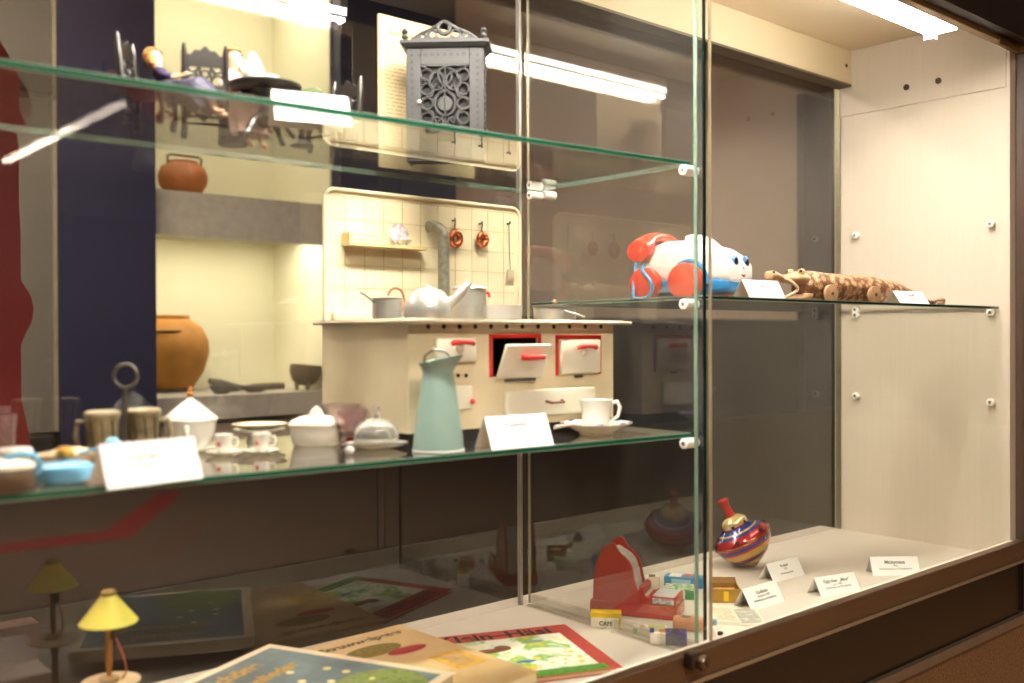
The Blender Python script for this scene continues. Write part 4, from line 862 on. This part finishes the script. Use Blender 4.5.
# face on front-right slope
for s_ in (-1, 1):
    MB().ell((1.0*0.0960, s_*.0165, .066), (.0058, .0085, .0118), 16, 10, ).build('eye', M('2f7ac0', .25, coat=.5), t)
    MB().ell((1.0*0.0988, s_*.0165-.0015, .066), (.0042, .0052, .008), 14, 8).build('pupil', M('101010', .2, coat=.5), t)
    MB().ell((.0955, s_*.027, .050), (.004, .0055, .005), 12, 8).build('cheek', M('f0a898', .5), t)
    if s_ > 0: MB().ell((.080, s_*.043, .05), (.012, .004, .012), 14, 8).build('ear', M('f0c8c0', .4), t)
MB().ell((1.0*0.1023, 0, .055), .0018, 10, 6).build('nose', redp, t)
MB().tube([(.1015, -.006, .043), (.103, 0, .0405), (.1015, .006, .043)], [.001, .0022, .001], 8).build('mouth', redp, t)
for k_ in kids(t):
    pass
# crocodile
def voro(c1, c2, scale):
    m, nt, out = newmat('carved_scales'); N = nt.nodes; L = nt.links
    p = N.new('ShaderNodeBsdfPrincipled'); L.new(p.outputs[0], out.inputs[0]); p.inputs['Roughness'].default_value = .6
    tc = N.new('ShaderNodeTexCoord'); v = N.new('ShaderNodeTexVoronoi'); v.inputs['Scale'].default_value = scale; L.new(tc.outputs['Object'], v.inputs['Vector'])
    cr = N.new('ShaderNodeValToRGB'); els = cr.color_ramp.elements; els[0].position = .12; els[0].color = srgb(c1); els[1].position = .2; els[1].color = srgb(c2)
    a = els.new(.34); a.color = srgb('3c2414'); b = els.new(.37); b.color = srgb(c1); c = els.new(.62); c.color = srgb('6a4428')
    L.new(v.outputs['Distance'], cr.inputs[0]); L.new(cr.outputs[0], p.inputs['Base Color'])
    bp = N.new('ShaderNodeBump'); bp.inputs['Strength'].default_value = .6; bp.inputs['Distance'].default_value = .003; L.new(v.outputs['Distance'], bp.inputs['Height']); L.new(bp.outputs[0], p.inputs['Normal'])
    return m
scales = voro('c4976c', 'd6b088', 80); cw = M('b8946c', .55, var=.2, scale=60, bump=.3)
hd = Vector((1.64, 1.12, zr)); tl = Vector((2.235, 1.035, zr)); dv = tl-hd
t = thing('wooden_crocodile', 'carved wooden crocodile with open jaws and small wheels', 'toy crocodile', hd, math.atan2(dv.y, dv.x)); LN = dv.length
def cr_ring(x, w, z0, z1, n=28): return [(x, w*cos(a), (z0+z1)/2+(z1-z0)/2*sin(a)) for a in [2*pi*i/n for i in range(n)]]
MB().loft([cr_ring(x, w, a, b) for x, w, a, b in ((.085, .018, .012, .050), (.095, .027, .006, .062), (.115, .031, .004, .065), (.16, .035, .003, .062), (.22, .036, .003, .061), (.29, .036, .003, .060), (.35, .033, .003, .055), (.40, .027, .003, .046), (.45, .017, .003, .030), (.48, .010, .003, .018), (.53, .006, .003, .011))]).build('body', scales, t)
MB().loft([cr_ring(x, w, a, b) for x, w, a, b in ((-.004, .006, .045, .056), (0, .012, .041, .061), (.012, .013, .042, .062), (.03, .014, .040, .054), (.06, .019, .038, .056), (.08, .024, .034, .062), (.1, .022, .03, .06))]).build('upper_jaw', cw, t)
MB().loft([cr_ring(x, w, a, b) for x, w, a, b in ((.008, .006, .003, .009), (.012, .011, .001, .011), (.05, .016, .001, .010), (.08, .021, .001, .018), (.1, .024, .002, .03))]).build('lower_jaw', cw, t)
MB().ell((.092, 0, .026), (.02, .017, .017), 16, 10).build('mouth_interior', M('5a3524', .8), t)
for s_ in (-1, 1):
    MB().ell((.078, s_*.014, .060), .0075, 14, 10).build('eye_knob', cw, t); MB().ell((.0735, s_*.0165, .062), .0036, 10, 6).build('eye', M('1c120b', .3), t)
    MB().ell((.004, s_*.009, .0575), .0032, 10, 6).build('nostril', M('1c120b', .5), t)
    for x in (.135, .27):
        wh = MB().disc_lathe([(.017, 0), (.018, .002), (.018, .008), (.010, .009)], n=24, T=TR(x, s_*.034, .0182) @ RX(-s_*pi/2)).build('wheel', cw, t)
        MB().disc_lathe([(.004, 0), (.003, .0015)], n=12, T=TR(x, s_*.043, .0182) @ RX(-s_*pi/2)).build('axle_cap', M('5a3820', .5), wh)
MB().tube(smooth_pts([(.028, -.0, .050), (.035, -.016, .045), (.055, -.02, .032), (.058, -.02, .024), (.04, -.018, .014), (.03, -.014, .010)], 5), .003, 8).build('rope', M('d9c3a0', .9, var=.25, scale=200, bump=.6), t)
MB().tube(smooth_pts([(.505, 0, .006), (.53, -.006, .012), (.55, -.01, .014), (.553, -.008, .006), (.54, -.004, .004)], 5), .0035, 8).build('tail_loop', cw, t)
# ------------------------------------------------------------------ base: spinning top
zb = ZB+.0003
tip = Vector((1.70, 1.235, zb)); tip = G(756, 567.5, zb)
topc = bands([(0, 'b9a26a'), (.04, 'a03028'), (.08, 'cfae62'), (.17, '2e3a78'), (.22, 'b8342c'), (.25, 'd8b868'), (.33, 'd0a44c'), (.37, 'b8342c'), (.40, '34448a'), (.45, 'a82c2a'), (.62, '3a4a90'), (.65, 'c9b070'), (.67, '34448a'), (.72, 'c04038'), (.74, 'c9b27c')], 'Z', 0, .12, .2, .45, .6)
t = thing('spinning_top', 'striped tin humming top with red knob tilted on its tip', 'spinning top', tip, 0)
t.rotation_euler = Matrix.Rotation(rad(-27), 3, Vector((.68, .73, 0))).to_euler(); t.location.z += .005; t.scale = (1.13, 1.13, 1.13)
K = 1.0
MB().disc_lathe([(.003, 0), (.009, .004), (.012, .007), (.023, .012), (.026, .015), (.036, .022), (.039, .025), (.049, .037), (.052, .042), (.0565, .055), (.0575, .060), (.056, .065), (.047, .074), (.030, .084), (.0265, .086), (.0262, .096), (.024, .100), (.015, .106), (.008, .108)], n=56).build('body', topc, t)
m = MB()
for i in range(6):
    a = i*pi/3+.5; m.box(-.004, .004, -.001, .001, -.003, .003, T=TR(.0545*cos(a), .0545*sin(a), .0685) @ RZ(a+pi/2) @ RX(-.75)); m.box(-.003, .003, -.001, .001, -.0025, .0025, T=TR(.0262*cos(a), .0262*sin(a), .091) @ RZ(a+pi/2))
m.build('sound_holes', M('1a1512', .8), t, False)
MB().tube([(.0578*cos(2*pi*i/56), .0578*sin(2*pi*i/56), .060) for i in range(56)], .0016, 8, closed=True).build('rim', M('8f7a5c', .3, metal=.8), t)
MB().disc_lathe([(.010, .107), (.0085, .112), (.0075, .125), (.0085, .135), (.0105, .138), (.0105, .141), (.009, .143)], n=24).build('knob', M('a82a22', .35, coat=.3, var=.1), t)
MB().disc_lathe([(.0025, -.0002), (.004, .004), (.004, .008)], n=16).build('tip', tin_d, t)
# cash register
rg_ = M('b8241b', .32, coat=.35, var=.12, scale=25)
a0 = Vector((1.305, 1.265, zb)); dr_ = Vector((1.424-1.305, 1.156-1.265, 0))
t = thing('toy_cash_register', 'red tin toy cash register with rounded back and side tray', 'cash register', (1.300, 1.276, zb), rad(-63))
Wd = .07    # extends away from the viewer (+Y local)
MB().box(0, .162, 0, Wd, 0, .024, bev=.003).build('plinth', rg_, t, True)
prof = [(.006, .0242), (.092, .0242), (.092, .046), (.088, .050), (.084, .066), (.082, .078)]+arc(.040, .074, .042, 5, 62, 8)+[(.052, .120), (.048, .128), (.042, .131), (.028, .124), (.020, .112), (.012, .092), (.007, .06)]
MB().prism(prof, .006, TR(0, .002, 0)).prism(prof, .006, TR(0, Wd-.008, 0)).build('side_plate', rg_, t, True, False, .001)
prof2 = [(.010, .0243), (.090, .0243), (.090, .044), (.084, .048), (.080, .066), (.078, .078)]+arc(.040, .074, .037, 5, 62, 8)+[(.040, .116), (.028, .112), (.020, .10), (.013, .08), (.010, .05)]
MB().prism(prof2, Wd-.0165, TR(0, .0082, 0)).build('drum', M('c9c4bc', .35, var=.25, scale=70), t, True)
MB().prism([(.092, .0242), (.112, .0242), (.112, .036), (.100, .038), (.100, .052), (.092, .056)], Wd-.01, TR(0, .005, 0)).build('key_step', rg_, t, True, False, .001)
m = MB()
for i in range(4): m.disc_lathe([(.003, 0), (.0035, .004)], n=10, T=TR(.104, .014+i*.014, .037))
m.build('keys', M('e8e2d8', .4), t)
MB().box(.112, .160, .004, Wd-.004, .0242, .040, bev=.002).build('money_tray', rg_, t, True)
MB().box(.117, .156, .0032, .0038, .027, .037).build('tray_label', picture(['e8e4e0', 'd8d4d0', '8a86a0', 'e8e4e0'], 120), t, False)
MB().box(.117, .156, .006, Wd-.006, .0401, .0406).build('tray_top', M('d8d8dc', .3, metal=.3), t, False)
# little shop boxes
def sbox(name, lab, A, ang, dims, base, bands_, cat='toy package', tilt=0., lines=None, group='miniature shop packages'):
    x, y, z = dims; t = thing(name, lab, cat, (A[0], A[1], zb), rad(ang), group)
    MB().box(0, x, 0, y, 0, z, bev=.0012).build('carton', base, t, True)
    for (nm, mat, f, r) in bands_:
        m = MB(); e = .0004
        if f == 'top': m.box(x*r[0], x*r[1], y*r[2], y*r[3], z, z+e)
        if f == 'front': m.box(x*r[0], x*r[1], -e, 0, z*r[2], z*r[3])
        if f == 'side': m.box(-e, 0, y*r[0], y*r[1], z*r[2], z*r[3])
        m.build(nm, mat, t, False)
    for (s, sz, xx_, zz_, mt_) in (lines or []):
        text(s, sz, frame((x*xx_, -.0006, z*zz_), (1, 0, 0), (0, 0, 1)), mt_, t, bold=.0003)
    return t
yel = M('e8c21c', .45, var=.05); whb = M('ece6d8', .5, var=.04); pur = M('3b2f8a', .4, var=.06); orng = M('e8933a', .45); blu2 = M('2f86b8', .4, var=.1); grn = M('3f8f52', .45, var=.2, scale=60)
sbox('toy_package', 'small yellow and white carton in front of the red register', (1.232, 1.207), -48, (.053, .024, .026), whb, [('yellow_top', yel, 'top', (0, 1, 0, 1)), ('yellow_band', yel, 'front', (0, 1, .72, 1)), ('yellow_end', yel, 'front', (.92, 1, 0, .72))], lines=[('CAFE', .010, .5, .2, M('2b2620', .6))])
sbox('toy_package', 'flat pale green and white carton between yellow and purple ones', (1.262, 1.135), -47, (.058, .022, .010), whb, [('green_patch', M('b9c46a', .5), 'top', (.45, .95, .1, .9)), ('pink_patch', M('dba08f', .5), 'top', (.2, .35, .1, .9)), ('green_band', M('a8c87a', .5), 'front', (0, .12, 0, 1))])
sbox('toy_package', 'purple carton with white end and orange patch near the rail', (1.238, 1.076), -47, (.06, .026, .020), whb, [('purple_front', pur, 'front', (.42, 1, 0, 1)), ('purple_top', pur, 'top', (.42, 1, 0, 1)), ('yellow_square', yel, 'top', (.55, .85, .15, .75)), ('orange_patch', orng, 'top', (.25, .42, .1, .9)), ('purple_corner', pur, 'top', (0, .12, 0, 1))])
sbox('toy_package', 'bright blue carton behind the red register tray', (1.55, 1.31), -62, (.078, .034, .020), blu2, [('white_patch', whb, 'top', (.12, .42, .1, .9)), ('red_patch', M('d8643c', .5), 'top', (.5, .68, .3, .95)), ('pale_band', M('9fd0e8', .5), 'front', (.2, .7, .3, .8))])
sbox('toy_package', 'green and white carton leaning before the blue carton', (1.475, 1.245), -52, (.056, .05, .018), M('cfd8c0', .5, var=.1), [('green_art', picture(['3f8f52', '6fae6a', 'e8e4d8', '2f7a4a'], 60), 'top', (.0, 1, 0, 1)), ('green_front', grn, 'front', (0, .35, 0, 1)), ('green_front', grn, 'front', (.7, 1, 0, 1))])
sbox('toy_package', 'cream upright carton just behind the register key step', (1.492, 1.30), -48, (.022, .018, .030), M('ddd3c0', .5), [('brown_top', M('5a4434', .6), 'top', (0, .6, 0, 1))])
# bread-like tan packet
t = thing('tan_packet', 'tan paper packet with rounded edges beside the purple carton', 'packet', (1.322, 1.098, zb), rad(-52))
MB().box(0, .052, 0, .034, 0, .022, bev=.007).build('packet', M('c98f63', .6, var=.15, scale=50), t)
MB().disc_lathe([(.009, 0), (.009, .0005)], n=20, sy=.7, T=TR(.022, .017, .022)).build('round_label', M('4a3a34', .4), t)
# gold tin
t = thing('gold_tin', 'small gold tin box with open flaps beside a card', 'tin', (1.52, 1.165, zb), rad(-45)); t.scale = (1.18, 1.1, 1)
gold = M('b08a3c', .4, metal=.5, var=.2, scale=60); goldd = M('7d5a28', .5, metal=.4)
m = MB(); m.box(0, .046, 0, .002, 0, .026); m.box(0, .046, .038, .040, 0, .026); m.box(0, .002, .002, .038, 0, .026); m.box(.044, .046, .002, .038, 0, .026); m.box(0.002, .044, .002, .038, 0, .012); m.build('box', gold, t, False, False, .0005)
MB().box(.002, .044, 0, .018, 0, .0012, T=TR(0, .038, .026) @ RX(.5)).build('flap', goldd, t, False)
MB().box(.004, .04, .006, .03, .0122, .022, bev=.003).build('contents', picture(['c9803c', 'd8a86a', 'a8542c', 'e0c088'], 90), t)
MB().box(.018, .026, -.0004, 0, .004, .022).build('yellow_label', yel, t, False)
# paper leaflets
def leaflet(lab, pts, zz, mat, art):
    c = sum((Vector(p) for p in pts), Vector((0, 0, 0)))/4
    t = thing('picture_card', lab, 'picture card', (c.x, c.y, zz), 0, 'loose picture cards near the gold tin')
    q = [(p[0], p[1]) for p in pts]
    def quad(k, z0, z1): 
        v = [(c.x+(x-c.x)*k, c.y+(y-c.y)*k) for x, y in q]
        return MB().faces([(x, y, z0) for x, y in v]+[(x, y, z1) for x, y in v], [(0, 1, 2, 3), (7, 6, 5, 4), (0, 4, 5, 1), (1, 5, 6, 2), (2, 6, 7, 3), (3, 7, 4, 0)])
    quad(1, zz, zz+.0006).build('paper', mat, t, False, True); quad(.84, zz+.0006, zz+.0008).build('print', art, t, False, True)
g2 = lambda u, v: G(u, v, zb)
cream2 = M('e8ddc2', .7, var=.05)
leaflet('cream picture card with pinkish print below the gold tin', [g2(708, 605), g2(737, 606.5), g2(745, 623), g2(714, 621)], zb, cream2, picture(['e6d6bc', 'd8b49a', 'c9d0b8', 'e8dcc8'], 70))
leaflet('grey-toned picture card overlapping its left neighbour', [g2(730, 609), g2(755, 608), g2(767, 625), g2(741, 626)], zb+.0012, cream2, picture(['d8d4cc', 'b8b4ac', 'a8a090', 'd0c8a8'], 70))
leaflet('pale leaflet with faint green print at the very front', [g2(712, 625), g2(738, 626.5), g2(752, 628), g2(718, 640)], zb+.0001, whb, picture(['f0ece2', 'e4e0d4', 'c9d6b8', 'ece8dc'], 50, seed=2))
t = tag(MB().disc_lathe([(.006, 0), (.0065, .001), (.0065, .009), (.004, .0105)], n=16).build('toy_bobbin', [M('8a9fb0', .4, var=.4, scale=90)]), 'tiny blue and orange roll beside the partition foot', 'roll'); t.location = (1.405, 1.075, zb)
t = tag(MB().disc_lathe([(.004, 0), (.0048, .001), (.0048, .006), (.002, .007)], n=16).build('toy_coin', [M('2a2622', .4)]), 'tiny black round piece near the front rail', 'game piece'); t.location = (1.365, 1.03, zb)
# ------------------------------------------------------------------ picture books
def book(name, lab, corner, ang, w, h, z0, z1, cov, border, art, inset):
    """corner = top right corner seen from above; text runs along local X, page goes to -Y"""
    t = thing(name, lab, 'book', (corner[0], corner[1], z0), rad(ang), 'old picture books')
    th = z1-z0
    MB().box(-w, 0, -h, 0, th-.0012, th, bev=.0005).build('cover', border, t)
    MB().box(-w+.002, -.003, -h+.003, -.003, .0012, th-.0013).build('pages', M('d9c8a4', .8, var=.15, scale=400, stretch=(1, 1, 20)), t, False)
    MB().box(-w, 0, -h, 0, 0, .0011, bev=.0004).build('back_cover', border, t)
    l, r, tp, bt = inset
    MB().box(-w+l, -r, -h+bt, -tp, th, th+.0003).build('cover_picture', art, t, False); return t, th
red_b = M('b5443a', .6, var=.15, scale=60)
t, th = book('picture_book', 'red-bordered picture book titled Klein-Häsi lying on the base', (1.197, 1.235), -22.3, .30, .238, zb, -.504, None, red_b, picture(['cfd8a0', 'e6e0c8', 'dfe4d8', '7fae4a', 'd8c04a'], 22, seed=1.3), (.03, .028, .045, .018))
text('Klein–Häsi', .046, frame((-.137, -.039, th+.0002), (1, 0, 0), (0, 1, 0)), M('2a201c', .7), t, bold=.0012)
m = MB()
for i in range(26): 
    x, y = random.uniform(-.16, -.04), random.uniform(-.20, -.11); m.disc_lathe([(random.uniform(.003, .006), 0), (.002, .0003)], n=8, T=TR(x, y, th+.0003))
m.build('painted_flowers', M('e8c43c', .6), t)
m = MB(); m.disc_lathe([(.03, 0), (.028, .0003)], n=24, sy=.35, T=TR(-.17, -.1, th+.0004)); m.disc_lathe([(.014, 0), (.013, .0003)], n=20, T=TR(-.145, -.092, th+.0005)); m.build('painted_animal', M('7a4a26', .7, var=.3, scale=90), t)
MB().disc_lathe([(.016, 0), (.015, .0003)], n=20, sy=.4, T=TR(-.13, -.165, th+.0004)).build('painted_blue', M('3a6ab0', .7), t)
MB().box(-.20, -.02, -.236, -.21, th+.0003, th+.0005, T=None).build('painted_grass', M('5a9a3a', .8, var=.4, scale=120), t, False)
m = MB(); m.disc_lathe([(.018, 0), (.017, .0003)], n=6, sy=.3, T=TR(-.085, -.075, th+.0004)); m.build('painted_bird', M('8f94a8', .7), t)
tan = M('c9a878', .7, var=.15, scale=30)
t, th = book('picture_book', 'worn tan picture book under the blue one, ending in wwelpeter', (.947, 1.378), 3, .25, .33, -.5032, -.487, None, tan, picture(['c9ab7c', 'c4a272', 'cdb084'], 12), (.012, .012, .01, .012))
text('Struwwelpeter', .026, frame((-.10, -.042, th+.0004), (1, 0, 0), (0, 1, 0)), M('3a3028', .7), t, bold=.0008)
m = MB(); m.disc_lathe([(.05, 0), (.048, .0003)], n=24, sy=.5, T=TR(-.115, -.085, th+.0005)); m.build('painted_bush', M('7d6a2c', .8, var=.4, scale=120, bump=.2), t)
m = MB(); m.disc_lathe([(.036, 0), (.034, .0003)], n=24, sy=.4, T=TR(-.075, -.118, th+.0009)); m.build('painted_coat', M('9c2030', .7, var=.2), t)
MB().box(-.075, -.02, -.24, -.17, th+.0003, th+.0007).build('painted_yellow_panel', M('c99a30', .7, var=.3, scale=80), t, False)
MB().box(-.065, -.03, -.23, -.18, th+.0007, th+.001).build('painted_inner_panel', M('b08a5a', .7, var=.3, scale=80), t, False)
blueb = M('5d6a6e', .6, var=.2, scale=9)
t, th = book('picture_book', 'large grey-blue picture book with gold title and stars', (.705, 1.372), 24.8, .27, .319, -.4866, -.468, None, M('e3cdb0', .65, var=.06, scale=40), picture(['4a545c', '5d6a70', '6f7f84', '4f5e62'], 9), (.016, .016, .014, .016))
text('Schöne', .036, frame((-.135, -.056, th+.0006), (1, 0, 0), (0, 1, 0)), M('b88a2c', .5, metal=.2), t, bold=.0010)
text('Wiegenlieder', .032, frame((-.145, -.100, th+.0006), (1, 0, 0), (0, 1, 0)), M('b88a2c', .5, metal=.2), t, bold=.0008)
m = MB()
for (u, v) in ((327, 668), (346, 671), (302, 681), (331, 681), (372, 678), (290, 672)):
    q = G(u, v, -.467); dx_, dy_ = q.x-.705, q.y-1.372; a = rad(-24.8)
    m.disc_lathe([(.006, 0), (.003, .0004)], n=10, T=TR(dx_*cos(a)-dy_*sin(a), dx_*sin(a)+dy_*cos(a), th+.0004))
m.build('gold_stars', M('e8cf8a', .5), t)
MB().disc_lathe([(.07, 0), (.068, .0003)], n=30, sy=.9, T=TR(-.09, -.25, th+.0003)).build('painted_meadow', picture(['4c5a2c', '6a7438', '7f8a4a', '58602c'], 60), t)
# ------------------------------------------------------------------ lamp on little table
Ll = Vector((.439, 1.28, 0)); ztab = -.437
t = thing('round_toy_table', 'small cream round toy table under the yellow lamp', 'table', (Ll.x-.002, Ll.y, zb))
MB().disc_lathe([(.033, -ZB+ztab-.005), (.036, -ZB+ztab-.003), (.036, -ZB+ztab-.001), (.034, -ZB+ztab-.0004)]).build('table_top', M('cdb48c', .6, var=.2, scale=50), t)
MB().disc_lathe([(.02, 0), (.02, .004), (.005, .010), (.004, .05), (.009, -ZB+ztab-.005)]).build('pedestal', M('8a6a40', .5), t)
t = thing('toy_table_lamp', 'toy table lamp with yellow cone shade and brass pole', 'lamp', (Ll.x-.004, Ll.y, ztab+.0003)); t.scale = (.87, .87, 1)
MB().lathe([(.0405, .074), (.041, .0745), (.010, .109), (.009, .109), (.0395, .075)], n=40).build('lamp_shade', M('e6cf58', .6, var=.05, sub=.2), t)
MB().disc_lathe([(.010, .1085), (.0115, .112), (.008, .115), (.003, .116)]).build('shade_cap', M('8a6a2c', .4, metal=.5), t)
MB().disc_lathe([(.003, .006), (.0045, .02), (.0045, .055), (.0055, .066), (.0055, .08)], n=16).build('pole', M('a8702c', .4, metal=.4, var=.2), t)
MB().disc_lathe([(.014, 0), (.015, .003), (.006, .007)]).build('base', M('a98a5c', .5), t)
MB().tube(smooth_pts([(.005, 0, .066), (.010, -.004, .05), (.017, -.01, .03), (.020, -.014, .012), (.014, -.012, .002)], 5), .0012, 6).build('pink_cord', M('b8624c', .6), t)
MB().tube([(.0045, 0, .052), (.0045, 0, .066)], .0062, 14).build('socket', M('4a3a24', .4, metal=.4), t)
t = tag(MB().loft([[(x*k_, y*k_, z) for x, y in ((-.05, -.03), (.05, -.03), (.05, .03), (-.05, .03))] for k_, z in ((.9, 0), (.92, .05), (1, .056), (1, .062))]).build('dark_toy_chest', M('3a281c', .5, var=.2), None, False), 'dark brown toy chest at the lower left edge', 'toy chest'); t.location = (.305, 1.27, zb); t.scale = (1, 1, 1.85)
# ------------------------------------------------------------------ world and colour
w = bpy.data.worlds.new('world'); bpy.context.scene.world = w; w.use_nodes = True
bg = w.node_tree.nodes['Background']; bg.inputs[0].default_value = (1, .9, .8, 1); bg.inputs[1].default_value = .035
sc = bpy.context.scene
sc.view_settings.view_transform = 'Standard'; sc.view_settings.look = 'None'; sc.view_settings.gamma = 1
sc.view_settings.use_curve_mapping = False; sc.view_settings.exposure = 2.72
sc.cycles.max_bounces = 12; sc.cycles.transparent_max_bounces = 24; sc.cycles.glossy_bounces = 6; sc.cycles.transmission_bounces = 8; sc.cycles.diffuse_bounces = 5
sc.cycles.caustics_reflective = False; sc.cycles.caustics_refractive = False; sc.cycles.sample_clamp_indirect = 4
sc.cycles.use_denoising = True
